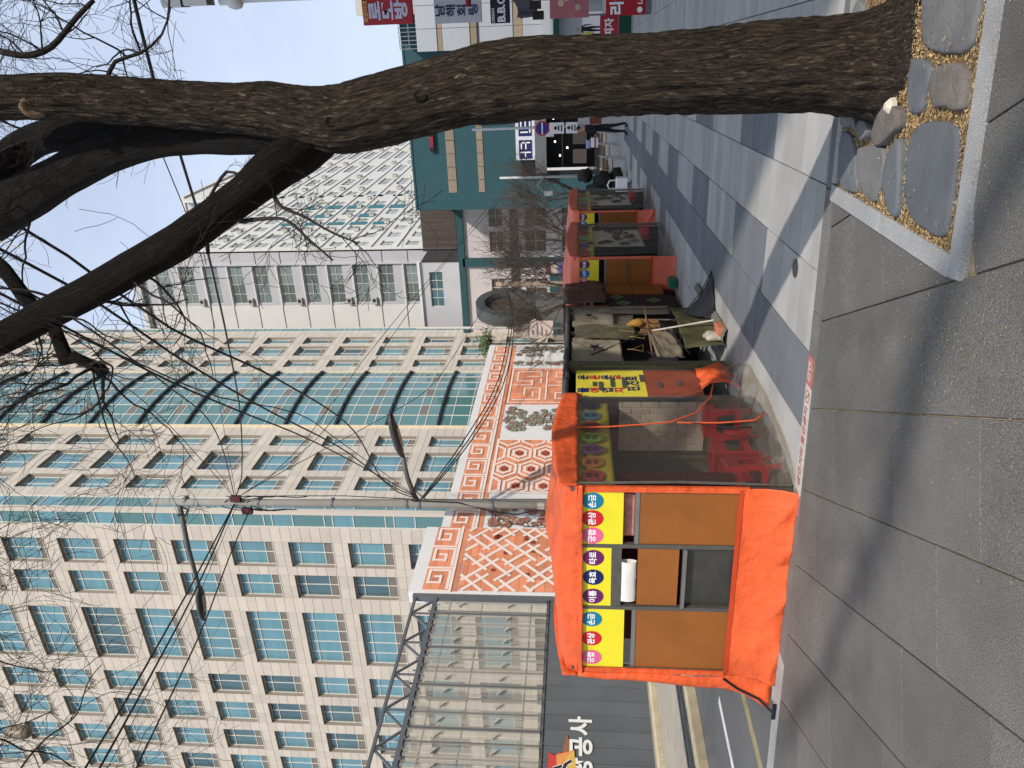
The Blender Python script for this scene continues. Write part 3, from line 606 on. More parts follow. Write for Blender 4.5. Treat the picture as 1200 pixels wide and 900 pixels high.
def disc(cx_, cz_, r, y, rz=None, n=28):      # printed dot on a surface facing the end of the row
    b = MB(T=W); vs = [(cx_+r*math.cos(2*math.pi*i/n), y, cz_+(rz or r)*math.sin(2*math.pi*i/n)) for i in range(n)]
    b.add(vs, [tuple(range(n))]); return b
def discx(x, cy_, cz_, ry, rz, n=24):         # printed dot on a surface facing the street
    b = MB(T=W); vs = [(x, cy_+ry*math.cos(2*math.pi*i/n), cz_+rz*math.sin(2*math.pi*i/n)) for i in range(n)]
    b.add(vs, [tuple(range(n))]); return b
def sheet(fn, nu, nv, name, mat, parent, t=0., smooth=True):
    b = grid_sheet(fn, nu, nv); o = b.build(name, mat, parent, smooth=smooth)
    if t: thicken(o, t)
    return o
def cloth_noise(u, v, s, a): return a*(nz(u, v, s, 1.)+.5*nz(u, v, s+7, 2.3)+.3*abs(nz(u, v, s+3, 4.)))
def fortune_stall(y0, ly, x0, words, label, oto, full=True, side=True, seed=0.):
    """booth with an orange skirt and roof; end face at y0, street side at x=x0, 1.88 wide"""
    X0 = x0-1.88; o = thing('fortune_stall', W(x0-.9, y0+ly/2, 0), label, 'market stall', 'fortune-telling stalls in a row along the street')
    # roof skirt: sagging orange fabric over the frame
    def roof(u, v):
        # v 0..1 from front hem up over the ridge to the back hem
        x = X0-.03+(1.94)*u
        prof = [(-.05, 1.66), (-.035, 1.74), (.02, 1.86), (.5*ly, 1.99), (ly-.02, 1.86), (ly+.03, 1.74), (ly+.04, 1.66)]
        k = v*6; i = min(5, int(k)); f = k-i; yy = prof[i][0]*(1-f)+prof[i+1][0]*f; zz = prof[i][1]*(1-f)+prof[i+1][1]*f
        e = min(u, 1-u)*2; zz -= (.05*(1-e) if .1 < v < .9 else 0)+.03*math.sin(u*3.1*3)*(0 if v < .1 or v > .9 else 1)*.5
        return W(x, y0+yy+.018*nz(x*3, zz*5, seed), zz+cloth_noise(x*1.7, yy*1.7, seed, .028)*(1 if .05 < v < .95 else .2))
    sheet(roof, 60, 48, 'roof_cover', oto, o, .004)
    def gable(u, v):    # street-side valance
        yy = -.05+(ly+.09)*u; top = 1.84+.10*math.sin(math.pi*u)
        zz = 1.70*(1-v)+top*v; return W(x0+.035+.012*nz(yy*3, zz*5, seed+2), y0+yy, zz+.01*nz(yy*2.2, 0, seed))
    sheet(gable, 50, 6, 'roof_valance', oto, o, .004)
    def gable2(u, v):
        yy = -.05+(ly+.09)*u; zz = 1.70*(1-v)+(1.84+.10*math.sin(math.pi*u))*v; return W(X0-.035, y0+yy, zz)
    sheet(gable2, 30, 4, 'roof_valance', oto, o, .004)
    # side strips and skirt of the end face
    def skirt(u, v):
        x = X0+1.88*u; z = .0+.40*v+.012*nz(x*2, 1, seed)*v; fo = abs(nz(x*1.3+z*1.4, z*2.1, seed+4, 1.6)); out = .02+.10*(1-v)**1.5+cloth_noise(x*1.6, z*2.2, seed+1, .035)*(1-v*.8)+.07*(max(0, .28-fo))*(1-v)*math.sin(math.pi*min(1, v+.25))*2
        return W(x+(.04*(1-v) if u > .97 else 0), y0-out, z)
    sheet(skirt, 130, 36, 'skirt', oto, o, .004)
    if full:
        def flap(u, v):    # left edge strip, billowing and curling out at its foot
            z = 1.7*v; k = max(0, 1-v*3.2); x = X0-.03-.05*math.sin(v*5)**2*.6-.10*math.sin(min(1, (1-v)*1.15)*math.pi)*.35-k*k*.16*u
            return W(x-.10*u*(1-v)*.9+.06*(1-u), y0-.03-.10*k*k*u-.04*math.sin(u*3)*.5, z+.03*u*k)
        sheet(flap, 8, 40, 'side_flap', oto, o, .004)
        MB(T=W).tube([(X0-.02, y0-.05, .42), (X0-.10, y0-.08, .30), (X0-.17, y0-.12, .12), (X0-.23, y0-.20, .02), (X0-.16, y0-.26, -.0)], .011, 6).build('hem', m_bk, o)
        MB(T=W).box(X0-.25, X0-.09, y0-.27, y0-.25, .0, .035).build('hem_fold', m_bk, o)
    for xx in ((x0-.035, x0+.012), (X0-.012, X0+.035)): 
        MB(T=W).box(xx[0], xx[1], y0-.028, y0+.0, .34, 1.70).build('edge_strip', oto, o)
    for zz in (.405, 1.69):
        MB(T=W).box(X0, x0, y0-.030, y0-.020, zz-.018, zz+.018).build('seam', m_seam, o)
    # frame
    for xx in (x0-.02, x0-.56, x0-1.19, X0+.02):
        MB(T=W).box(xx-.018, xx+.018, y0-.012, y0+.03, .0, 1.76).build('post', m_frm, o)
    for xx in (x0-.02, X0+.02):
        MB(T=W).box(xx-.02, xx+.02, y0+ly-.04, y0+ly, .0, 1.76).build('post', m_frm, o)
    for yy in (y0+.04, y0+ly-.04):
        MB(T=W).box(X0, x0, yy, yy+.03, 1.76, 1.79).build('frame_rail', m_frm, o)
    for xx in (x0-.02, X0+.02): MB(T=W).box(xx-.015, xx+.015, y0+.07, y0+ly-.04, 1.76, 1.79).build('frame_rail', m_frm, o)
    # three bays
    bays = [(x0-.045, x0-.54), (x0-.58, x0-1.17), (x0-1.21, X0+.04)]
    for bi, (xa, xb) in enumerate(bays):
        xm = (xa+xb)/2; zb = (1.33, 1.42, 1.30)[bi]
        p = MB(T=W).box(xb, xa, y0-.010, y0-.002, zb, 1.69).build('name_board', m_yb, o)
        wl = words[bi]; n = len(wl)
        for i, (wd, cn) in enumerate(wl):
            cxx = xb+(xa-xb)*(i+.5)/n*1.0; czz = 1.58 if bi != 1 else 1.57
            dd = disc(cxx, czz, .079, y0-.014, .088).build('printed_dot', COLS[cn], p)
            text(wd, .068, m_wh, p, W(cxx, y0-.017, czz), RX, UZ, bold=.0022, ext=.0)
        if bi != 1:
            MB(T=W).box(xb, xa, y0+.002, y0+.014, .41, 1.20).build('brown_panel', m_brn, o)
            MB(T=W).box(xb, xa, y0-.004, y0+.016, 1.20, 1.235).build('panel_cap', m_alu, o)
            if not full: MB(T=W).box(xb, xa, y0-.006, y0+.012, .80, .825).build('divider', m_frm, o)
        else:
            MB(T=W).box(xb+.01, xa-.01, y0+.002, y0+.02, .86, 1.20).build('counter_panel', m_brn, o)
            MB(T=W).box(xb, xa, y0-.03, y0+.02, .80, .83).build('counter_edge', m_alu, o)
            MB(T=W).box(xb, xa, y0+.03, y0+.04, .41, .80).build('steel_panel', m_stl, o)
            if full: MB(T=W).box(xb, xa, y0-.008, y0+.004, 1.335, 1.42).build('grey_board', m_frm, o)
    # dark inside and back
    MB(T=W).box(X0+.05, x0-.06, y0+.35, y0+.36, .4, 1.75).build('inner_curtain', m_mar if full else m_dk, o)
    MB(T=W).quad((X0+.04, y0+.05, 0), (X0+.04, y0+ly-.05, 0), (X0+.04, y0+ly-.05, 1.75), (X0+.04, y0+.05, 1.75)).build('back_sheet', MATS.get('translucent_back') or film('translucent_back', (.95, .92, .86, 1), .1, .35), o)
    if not full: MB(T=W).box(X0+.05, x0-.06, y0+ly-.05, y0+ly-.04, .0, 1.75).build('end_wall', m_dk, o)
    return o
W3 = [[('궁합', 'pink'), ('관상', 'red'), ('손금', 'teal')], [('이름', 'purple'), ('육효', 'navy'), ('타로', 'purple')], [('궁합', 'pink'), ('관상', 'red'), ('손금', 'teal')]]
W3o = [W3[2], W3[1], W3[0]]
m_vin2 = film('far_vinyl', (.94, .92, .88, 1), .14, .04, .12, .4, 4.)
def vinyl_side(o, y0, ly, x0, parts, seed, bulge=.12, vm=None):
    n = len(parts)
    for i, (a, b_) in enumerate(parts):
        def vs(u, v, a=a, b_=b_, i=i):
            yy = y0+a+(b_-a)*u; z = 1.70*v; k = (1-v)
            out = .015+bulge*k**3*math.sin(math.pi*min(1, max(0, (yy-y0)/ly*1.0)))*1.4+cloth_noise(yy*2.2, z*1.1, seed+i, .035)*(k*.8+.15)
            if v < .06: z = max(z, .012)+.02*abs(nz(yy*6, 0, seed))
            return W(x0+.02+out, yy, z)
        sheet(vs, 40, 50, 'vinyl_curtain', vm or m_vin, o)
def banner(o, y0, y1, x, z0, z1, dots, dim=False):
    def bf(u, v):
        yy = y0+(y1-y0)*u; z = z0+(z1-z0)*v; return W(x+.012*nz(yy*4, z*3, y0)+.02*(1-v)*math.sin(u*9+y0), yy, z+.008*nz(yy*3, 1, 1))
    p = sheet(bf, 40, 10, 'side_banner', m_yb2, o, .002)
    for i, c in enumerate(dots):
        yy = y0+(y1-y0)*(i+.5)/len(dots); m_ = M('oval_%s' % c, {'rose': C(206, 84, 104), 'peach': C(222, 148, 84), 'violet': C(140, 84, 150), 'green': C(150, 200, 90), 'brick': C(176, 70, 64), 'sky': C(100, 160, 200), 'navy': C(44, 58, 100)}[c], .6, namt=.05)
        discx(x+.03, yy, (z0+z1)/2+.02, (y1-y0)/len(dots)*.43, (z1-z0)*.32).build('printed_oval', m_, p)
        a = .05
        for q_, (t_) in enumerate(({'rose': ('궁합', '사주'), 'peach': ('관상', '사주'), 'violet': ('재물', '사업'), 'green': ('작명', '택일'), 'brick': ('취업', '진로'), 'sky': ('애정', '결혼'), 'navy': ('신년', '운세')}[c])):
            text(t_, .058, m_bk, p, W(x+.034, yy, (z0+z1)/2+.05-.065*q_), RY, UZ, bold=.001, ext=.0, sx=.8)
# --- stall 1 (the near one)
s1 = fortune_stall(0, 1.80, 0, W3, 'orange fortune-telling booth nearest the viewpoint, with three bays of brown panels and round Hangul signs', m_or, True, seed=1.)
vinyl_side(s1, 0, 1.8, 0, [(0.02, .9), (.88, 1.78)], 1.)
banner(s1, .06, 1.72, -.03, 1.40, 1.71, ['rose', 'peach', 'violet', 'green', 'brick', 'sky', 'navy'])
MB(T=W).tube([(.03, .0, .02), (.05, .0, .9), (.03, .0, 1.7)], .012, 6).build('curtain_pole', m_frm, s1)
# cable of orange rope with the vinyl gathered on it
def rope(pts, m_, o, n='rope', r=.007):
    P = [W(*p) for p in pts]; MB().tube(P, r, 6).build(n, m_, o, smooth=True)
m_rope = M('orange_rope', C(224, 92, 40), .7, namt=.2, nscale=40, bump=.6, bscale=90)
rope([(.07, .95, 1.70), (.09, .93, 1.4), (.10, .96, 1.1), (.12, .97, .86), (.15, 1.1, .62), (.18, 1.4, .44), (.16, 1.75, .36)], m_rope, s1)
rope([(.12, .96, .80), (.17, .85, .45), (.22, .8, .16), (.26, .86, .06)], m_rope, s1)
rope([(.13, .965, .74), (.18, .72, .4), (.2, .7, .2)], m_bk, s1, 'cord', .005)
# crumpled foot of the vinyl that lies on the paving
def foot(u, v):
    yy = -.02+2.6*u; w_ = .06+.26*math.sin(math.pi*min(1, u*1.02))**.7*(1+.5*nz(u*5, 0, 3)); x = .04+w_*v
    return W(x, yy, .008+.16*(1-v)**2+.05*abs(nz(yy*3, x*5, 2))*(.3+math.sin(math.pi*v)))
sheet(foot, 110, 16, 'vinyl_hem', film('crumpled_vinyl', (.84, .80, .72, 1), .05, .07, .25, .3, 3.5), s1)
# inside: white brick-pattern wall, grey-clothed table, shelf
MB(T=W).box(-1.84, -.03, 1.775, 1.785, 0, 1.75).build('inner_wall', M('stall_inner_sheet', C(112, 102, 90), .8, namt=.25), s1)
m_wb = M('white_foam_brick', C(240, 232, 216), .7, var=.06, namt=.08)
for c_ in range(8):
    for r in range(-1, 5):
        za = .41+r*.186+(.093 if c_ % 2 else 0); z0, z1 = max(.41, za), min(1.28, za+.182)
        if z1-z0 < .03: continue
        b = MB(); b.T = lambda p, q, s: W(p, 1.774-s, q); b.bevbox(-.585+c_*.07, -.585+c_*.07+.067, z0, z1, 0, .016, .006); b.build('foam_brick', m_wb, s1)
MB(T=W).box(-1.1, -.62, 1.72, 1.74, .05, .80).build('grey_cloth_panel', M('grey_felt', C(140, 130, 114), .9, namt=.2, nscale=3, bump=.3, bscale=8), s1)
MB(T=W).box(-1.7, -1.15, .35, 1.55, .0, .72).build('table_cloth', M('grey_felt_cloth', C(120, 110, 96), .9, namt=.2, nscale=3, bump=.3, bscale=8), s1)
MB(T=W).box(-1.72, -1.13, .33, 1.57, .72, .745).build('table_top', m_frm, s1)
b = MB(T=W)
for i in range(7): b.box(-1.5+.08*i, -1.45+.08*i, .5, .75, .747, .83+.03*(i % 3))
b.build('books', m_mar, s1)
# things seen in the front bays
MB(T=W).tube([(-.64, .03, 1.23), (-1.08, .03, 1.23)], .0, 4) if False else None
def roll(u, v): return W(-1.10+.42*v+.01*nz(u*9, v*3), .02+.03*math.sin(u*6.28), 1.25+.075*u+.01*nz(v*7, u))
pr = MB(T=W); pr.T = None
o_ = grid_sheet(lambda u, v: W(-1.12+.40*v, .01+.028*math.cos(u*6.28), 1.275+.068*math.sin(u*6.28)+.006*nz(v*9, u*4)), 16, 20)
tag(o_.build('rolled_paper', m_pap, smooth=True), 'rolled white paper standing in the middle bay of the nearest orange booth', 'paper roll')
MB(T=W).box(-.50, -.10, .06, .07, 1.235, 1.33).build('pink_notice', M('pink_notice', C(196, 130, 120), .8, namt=.5, nscale=12), s1)
# --- red plastic stools
m_red = M('red_plastic', C(204, 20, 24), .35, namt=.06, spec=.5)
def stool(lx, ly, ang, label):
    p0 = W(lx, ly, 0); o = thing('plastic_stool', p0, label, 'stool', 'red plastic stools behind the vinyl curtain')
    ca, sa = math.cos(ang+RA), math.sin(ang+RA)
    def T(x, y, z): return (p0[0]+ca*x-sa*y, p0[1]+sa*x+ca*y, p0[2]+z)
    h = .45; a0, a1 = .165, .135
    def wd(z): return a0+(a1-a0)*z/h
    b = MB(T=T); b.bevbox(-a1-.012, a1+.012, -a1-.012, a1+.012, h-.025, h, .012); b.build('seat', m_red, o)
    b = MB(T=T); b.box(-.05, .05, -.012, .012, h, h+.002); b.build('grip_slot', M('dark_red_shadow', C(90, 8, 10), .6), o)
    for sx in (-1, 1):
        for sy in (-1, 1):
            b = MB(T=T); n = 5; vs = []
            for i in range(n+1):
                z = (h-.025)*i/n; w0 = wd(z); t = .045+(.02 if i >= n-1 else 0)
                vs += [(sx*w0, sy*w0, z), (sx*(w0-t), sy*w0, z), (sx*(w0-t), sy*(w0-.012), z), (sx*(w0-.012), sy*(w0-.012), z), (sx*(w0-.012), sy*(w0-t), z), (sx*w0, sy*(w0-t), z)]
            fs = [(i*6+j, i*6+(j+1) % 6, i*6+6+(j+1) % 6, i*6+6+j) for i in range(n) for j in range(6)]
            b.add(vs, fs); b.build('leg', m_red, o)
    for z0, z1, nm in ((.325, h-.025, 'apron'), (.10, .155, 'stretcher')):
        for k in range(4):
            b = MB(T=T); w0, w1 = wd(z0), wd(z1); i0 = w0-.043; i1 = w1-.043; t = .01
            if nm == 'apron':
                seg = [(-i0, z0-.03), (-i0*.7, z0), (i0*.7, z0), (i0, z0-.03), (i1, z1), (-i1, z1)]
            else: seg = [(-i0, z0-.02), (-i0*.75, z0), (i0*.75, z0), (i0, z0-.02), (i1, z1+.02), (i1*.75, z1), (-i1*.75, z1), (-i1, z1+.02)]
            def q(x, z, d, k=k):
                w_ = wd(z)-d; return [(x, -w_, z), (w_, x, z), (x, w_, z), (-w_, x, z)][k]
            nseg = len(seg); vs = [q(x, z, .002) for x, z in seg]+[q(x, z, .002+t) for x, z in seg]
            b.add(vs, [tuple(range(nseg)), tuple(range(2*nseg-1, nseg-1, -1))]+[(i, (i+1) % nseg, nseg+(i+1) % nseg, nseg+i) for i in range(nseg)])
            b.build(nm, m_red, o)
stool(-.20, .52, .25, 'red plastic stool nearest the orange booth front, lowest behind the vinyl')
stool(-.34, 1.15, -.1, 'middle red plastic stool between two others under the orange rope')
stool(-.20, 1.72, .05, 'red plastic stool farthest along, beside the yellow sign panel')
b = MB(T=W); b.tube([(-.16, 1.35, .30), (-.15, 1.25, .18), (-.12, 1.3, .05)], [.02, .045, .03], 8); 
tag(b.build('plastic_bag', M('shiny_red_bag', C(214, 24, 20), .2, bump=.6, bscale=30)), 'crumpled shiny red bag stuffed between the red stools', 'bag')
# --- the sign stall right behind
s2 = thing('sign_stall', W(-.9, 2.25, 0), 'narrow stall front with a yellow board of stacked Hangul words over a red-brown panel', 'market stall')
MB(T=W).box(-.06, -.03, 1.87, 2.63, .98, 1.72).build('yellow_board', m_yb2, s2)
m_nv = M('navy_ink', C(26, 34, 92), .6, namt=0); m_ri = M('crimson_ink', C(196, 30, 56), .6, namt=0)
for i, (t_, m_) in enumerate((('물운', m_nv), ('애운', m_ri), ('업운', m_nv), ('지우', m_ri), ('진,진로', m_nv))):
    z = 1.635-.127*i-(.02 if i == 4 else 0); k = [2.06, 2.42]
    if i < 4:
        for q_, ch in zip(k, t_): text(ch, .125, m_, s2, W(-.026, q_, z), RY, UZ, bold=.004, ext=0, sx=1.25)
    else: text(t_, .14, m_, s2, W(-.026, 2.24, z), RY, UZ, bold=.005, ext=0)
for yy, z, l in ((2.22, 1.52, .12), (2.16, 1.455, .24), (2.27, 1.33, .26), (2.26, 1.205, .28), (2.38, 1.01, .2), (2.2, .83, .16), (2.24, .62, .12)):
    b = MB(); b.T = lambda a, c, d: W(-.024+d, a, c); b.box(yy-l/2, yy+l/2, z-.022, z+.022, 0, .003); b.build('tape_strip', m_frm, s2)
MB(T=W).box(-.06, -.03, 1.87, 2.63, .40, .98).build('red_brown_panel', M('red_brown_panel', C(146, 74, 54), .7, namt=.2, nscale=5, dirt=.3), s2)
MB(T=W).box(-.065, -.02, 1.84, 1.868, 0, 1.78).build('post', m_frm, s2); MB(T=W).box(-.065, -.02, 2.632, 2.66, 0, 1.78).build('post', m_frm, s2)
MB(T=W).quad((-1.7, 1.9, 0), (-1.7, 2.66, 0), (-1.7, 2.66, 1.72), (-1.7, 1.9, 1.72)).build('back_sheet', MATS['translucent_back'], s2)
sheet(lambda u, v: W(-.03+.10*math.sin(v*3.1)*(1-.4*u)+cloth_noise(u*3, v*2, 5, .05), 2.05+.62*u, .01+.40*v), 26, 20, 'orange_bag_skirt', m_or, s2, .004)
sheet(lambda u, v: W(-1.75+1.77*u, 1.84+.86*v, 1.80+.06*math.sin(math.pi*v)+.02*nz(u*5, v*5)), 20, 14, 'roof_cover', M('dusty_grey_cover', C(96, 92, 86), .8, namt=.3, nscale=4, dirt=.3), s2, .006)
# gutter tube of rolled tarpaulin over the stalls
b = MB(); b.tube([W(.0, 1.7+i*.14, 1.83+.025*nz(i*.7, 1, 2)) for i in range(24)], [.032+.006*nz(i*.9, 3, 1) for i in range(24)], 10); b.build('rolled_cover', M('rolled_grey_tarpaulin', C(78, 78, 76), .7, namt=.3, nscale=12, bump=.8, bscale=30), s2, smooth=True)
# --- the clothes stall
s3 = thing('clothes_stall', W(-.9, 3.9, 0), 'dark shabby clothes stall draped in plastic with cream starred cloths and an olive tarpaulin', 'market stall')
m_grn = M('green_rail_fabric', C(92, 92, 66), .8, namt=.25, nscale=14)
MB(T=W).box(-.06, .02, 2.67, 2.80, .06, 1.80).build('mesh_edge_strip', m_grn, s3)
for i in range(60):
    z = .5+i*.021
    if i % 2 == 0: pass
b = MB(T=W)
for i in range(34): b.box(.0205, .024, 2.72, 2.745, .55+i*.035, .562+i*.035)
b.build('eyelets', m_alu, s3, kind='stuff')
MB(T=W).box(-1.75, -1.7, 2.7, 4.97, 0, 1.8).build('back_wall', m_dk, s3); MB(T=W).box(-1.7, -.1, 4.93, 4.97, 0, 1.8).build('end_wall', m_dk, s3)
MB(T=W).box(-1.75, -.02, 2.7, 4.97, 1.80, 1.85).build('roof', m_dk, s3)
for yy in (2.75, 3.9, 4.92): MB(T=W).box(-.05, -.01, yy, yy+.03, 0, 1.80).build('post', m_frm, s3)
m_cream = M('cream_cloth', C(150, 138, 118), .85, namt=.16, nscale=3, bump=.4, bscale=9); m_sack = M('beige_plastic_sheet', C(134, 122, 104), .6, namt=.2, nscale=3, bump=.5, bscale=9)
def drape(y0, y1, z0, z1, m_, s_, x=-.02, nm='cloth', wav=.03):
    return sheet(lambda u, v: W(x+cloth_noise((y0+(y1-y0)*u)*3.2, v*1.4, s_, wav)+.02*math.sin(u*11+s_)*(1-v), y0+(y1-y0)*u, z0+(z1-z0)*v+.02*nz(u*3, v, s_)*(1-v)), 26, 22, nm, m_, s3, .003)
c1 = drape(2.84, 3.72, 1.18, 1.78, m_cream, 1); c2 = drape(4.15, 4.95, 1.22, 1.78, m_cream, 2); drape(3.66, 4.2, .98, 1.74, M('olive_netting', C(92, 86, 64), .9, namt=.4, nscale=14), 3)
drape(4.75, 5.0, .45, 1.76, m_sack, 4); drape(4.1, 4.95, .95, 1.25, m_sack, 5, x=-.07); drape(2.84, 4.2, .45, 1.2, M('dark_garments', C(50, 44, 50), .9, namt=.5, nscale=5), 6, x=-.28, wav=.09)
drape(4.2, 4.9, .35, 1.1, M('plum_garments', C(74, 60, 66), .9, namt=.4, nscale=5), 7, x=-.3, wav=.09)
def star(cy_, cz_, r, o):
    b = MB(T=W); vs = []
    for i in range(10):
        a = math.pi/2+i*math.pi/5+.3; q = r if i % 2 == 0 else r*.42; vs.append((.035, cy_+q*math.cos(a)*1.2, cz_+q*math.sin(a)))
    b.add(vs+[(.035, cy_, cz_)], [(i, (i+1) % 10, 10) for i in range(10)]); b.build('printed_star', m_bk, o)
star(3.24, 1.50, .10, c1); star(4.5, 1.55, .08, c2)
drape(3.0, 4.6, .02, .46, M('olive_tarpaulin', C(84, 82, 52), .7, namt=.2, nscale=3, bump=.4, bscale=9), 8, x=.10, nm='olive_tarpaulin', wav=.05)
sheet(lambda u, v: W(.10+.22*u*(1-.3*v)+.02*nz(u*4, v*6), 3.0+2.3*v, .015+.04*math.sin(3.1*u)), 16, 40, 'ground_sheet', M('grey_olive_sheet', C(108, 106, 92), .8, namt=.2, nscale=3), s3, .004)
# stick frame, bags and hangers in front
def stick(a, b_, r, m_, nm, p=s3): MB().tube([W(*a), W(*b_)], r, 6).build(nm, m_, p)
m_wood = M('pale_stick', C(150, 130, 100), .8, namt=.2); m_rust = M('wooden_bracket', C(150, 110, 72), .8, namt=.25)
tag(MB().tube([W(.06, 3.75, .78), W(.23, 3.66, .0)], .011, 6).build('white_pole', M('white_pole', C(200, 196, 186), .6)), 'thin white pole leaning out of the clothes stall to the paving', 'pole')
stick((.06, 2.9, .85), (.08, 4.7, .80), .009, m_rust, 'rail'); stick((.05, 4.2, .3), (.05, 4.25, .95), .012, m_alu, 'upright'); stick((.06, 2.9, .42), (.09, 4.0, .66), .008, m_bk, 'rod')
for i, (yy, z) in enumerate(((3.1, .95), (3.55, .9), (3.8, 1.02), (4.1, .88))):
    p = [W(.05, yy, z+.12), W(.07, yy-.12, z), W(.06, yy+.14, z-.02), W(.05, yy, z+.12), W(.05, yy+.01, z+.17)]
    MB().tube(p, .004, 5).build('wire_hanger', M('brass_wire', C(178, 150, 84), .4, metal=.5), s3)
for yy in (3.75, 3.95, 4.15): MB(T=W).box(.03, .07, yy, yy+.05, .66, .92).build('wooden_bracket', m_rust, s3)
b = MB(); b.tube([W(.07, 3.95, 1.08), W(.09, 3.97, 1.0), W(.10, 3.95, .93), W(.09, 3.93, .88)], [.015, .045, .06, .03], 10)
tag(b.build('yellow_bag', M('mustard_bag', C(150, 112, 44), .7, bump=.5, bscale=20), smooth=True), 'mustard yellow bag hanging on the front of the clothes stall', 'bag')
sheet(lambda u, v: W(-.05+.10*u+.04*nz(u*5, v*5, 9), 3.1+.75*u, .45+.32*v+.06*u), 14, 10, 'pale_basket', m_sack, s3, .01)
# two containers at the foot of the tarpaulin
def jug(ly, lx, m_, lab, h=.20, w_=.10):
    p = W(lx, ly, .02); b = MB(); prof = [(w_*.62, 0), (w_*.7, .02), (w_*.72, h*.8), (w_*.55, h*.94), (w_*.3, h), (w_*.28, h*1.1)]
    b.lathe(p, prof, 14)
    for i in range(len(b.v)): x, y, z = b.v[i]; b.v[i] = (p[0]+(x-p[0])*.8, p[1]+(y-p[1])*1.35, z)
    return tag(b.build('container', m_, smooth=False), lab, 'container')
jug(3.22, .17, M('foam_white', C(178, 172, 156), .8, namt=.3, nscale=14, bump=.5), 'mottled grey-white plastic jug upright at the foot of the olive tarpaulin')
b = MB(T=W); b.bevbox(.20, .30, 3.12, 3.36, .0, .10, .015); tag(b.build('brick', M('salmon_block', C(196, 120, 88), .8, namt=.25, nscale=12, bump=.6)), 'salmon-coloured block lying beside the grey-white jug', 'block')
# black tarpaulin pulled out to a point, held by a cord
tp = thing('black_tarpaulin', W(.4, 4.1, 0), 'black tarpaulin hung from the clothes stall and pulled out to a point on the paving', 'tarpaulin')
def tpf(u, v):     # from the stall edge (u=0) to the tip (u=1), v from the paving to the cord
    A_b, A_t, Tp = Vector((.20, 3.72, .015)), Vector((.10, 4.30, .33)), Vector((.69, 4.2, .02)); e = A_b*(1-v)+A_t*v; p = e*(1-u)+Tp*u
    return W(p.x+.02*nz(u*4, v*4), p.y+.02*nz(u*5, v*3, 4), max(.012, p.z-.05*math.sin(math.pi*u)*v+.03*nz(u*6, v*5, 2)*(1-u)))
sheet(tpf, 30, 18, 'tarpaulin_sheet', M('black_sheet', C(22, 22, 24), .6, namt=.3, bump=.4, bscale=12), tp, .004)
MB().tube([W(-.02, 3.1, 1.55), W(.0, 3.5, 1.15), W(.04, 3.95, .70), W(.10, 4.30, .34), W(.38, 4.3, .13), W(.70, 4.2, .02)], .007, 6).build('guy_cord', m_bk, tp)
# --- brown-topped cart behind
s4 = thing('covered_cart', W(-1.2, 7.3, 0), 'cart under a brown tarpaulin hood with cardboard and a dark printed cloth on its side', 'cart')
m_bt = M('brown_tarpaulin', C(94, 62, 52), .7, namt=.2, nscale=3, bump=.4, bscale=10)
sheet(lambda u, v: W(-.42-.02*math.sin(u*9)+cloth_noise(u*3, v*2, 12, .04)-(.15*max(0, v-.8)*5)*.6, 6.6+1.35*u-.05*v, 1.27+.68*min(1, v*1.15)-.05*math.sin(u*6)**2), 30, 20, 'hood', m_bt, s4, .005)
sheet(lambda u, v: W(-1.9+1.4*u, 6.6+1.35*v, 1.93+.04*nz(u*3, v*3)), 14, 14, 'hood_top', m_bt, s4, .005)
sheet(lambda u, v: W(-1.9+1.45*u, 6.57+.03*nz(u*5, v*5), 1.2+.72*v), 14, 14, 'hood_end', m_bt, s4, .005)
MB(T=W).box(-1.8, -.5, 6.62, 7.35, .12, 1.28).build('cart_body', M('dark_printed_cloth', C(52, 26, 30), .85, namt=.3, nscale=8), s4)
MB(T=W).box(-1.8, -.47, 7.37, 7.93, .25, .76).build('cardboard', m_brn, s4); MB(T=W).box(-1.8, -.465, 7.37, 7.93, .77, 1.25).build('cardboard', m_brn, s4)
for yy, z in ((6.85, .95), (7.0, .45), (7.2, 1.05)):
    for k in range(4): discx(-.495+.0, yy+.08*math.cos(k*1.6), z+.07*math.sin(k*1.6), .06, .05, 10).build('printed_leaf', M('leaf_print', C(92, 112, 70), .8, namt=.3), s4)
for yy in (6.8, 7.8): MB(T=W).lathe((-.6, yy, .13), [(.13, -.03), (.13, .03)], 18, ax='x').build('wheel', m_bk, s4)
b = MB(T=W); b.bevbox(-.42, -.28, 7.4, 7.72, .03, .16, .03); tag(b.build('green_crate', M('green_plastic', C(24, 110, 84), .5)), 'green plastic tub on the ground beside the brown-topped cart', 'tub')
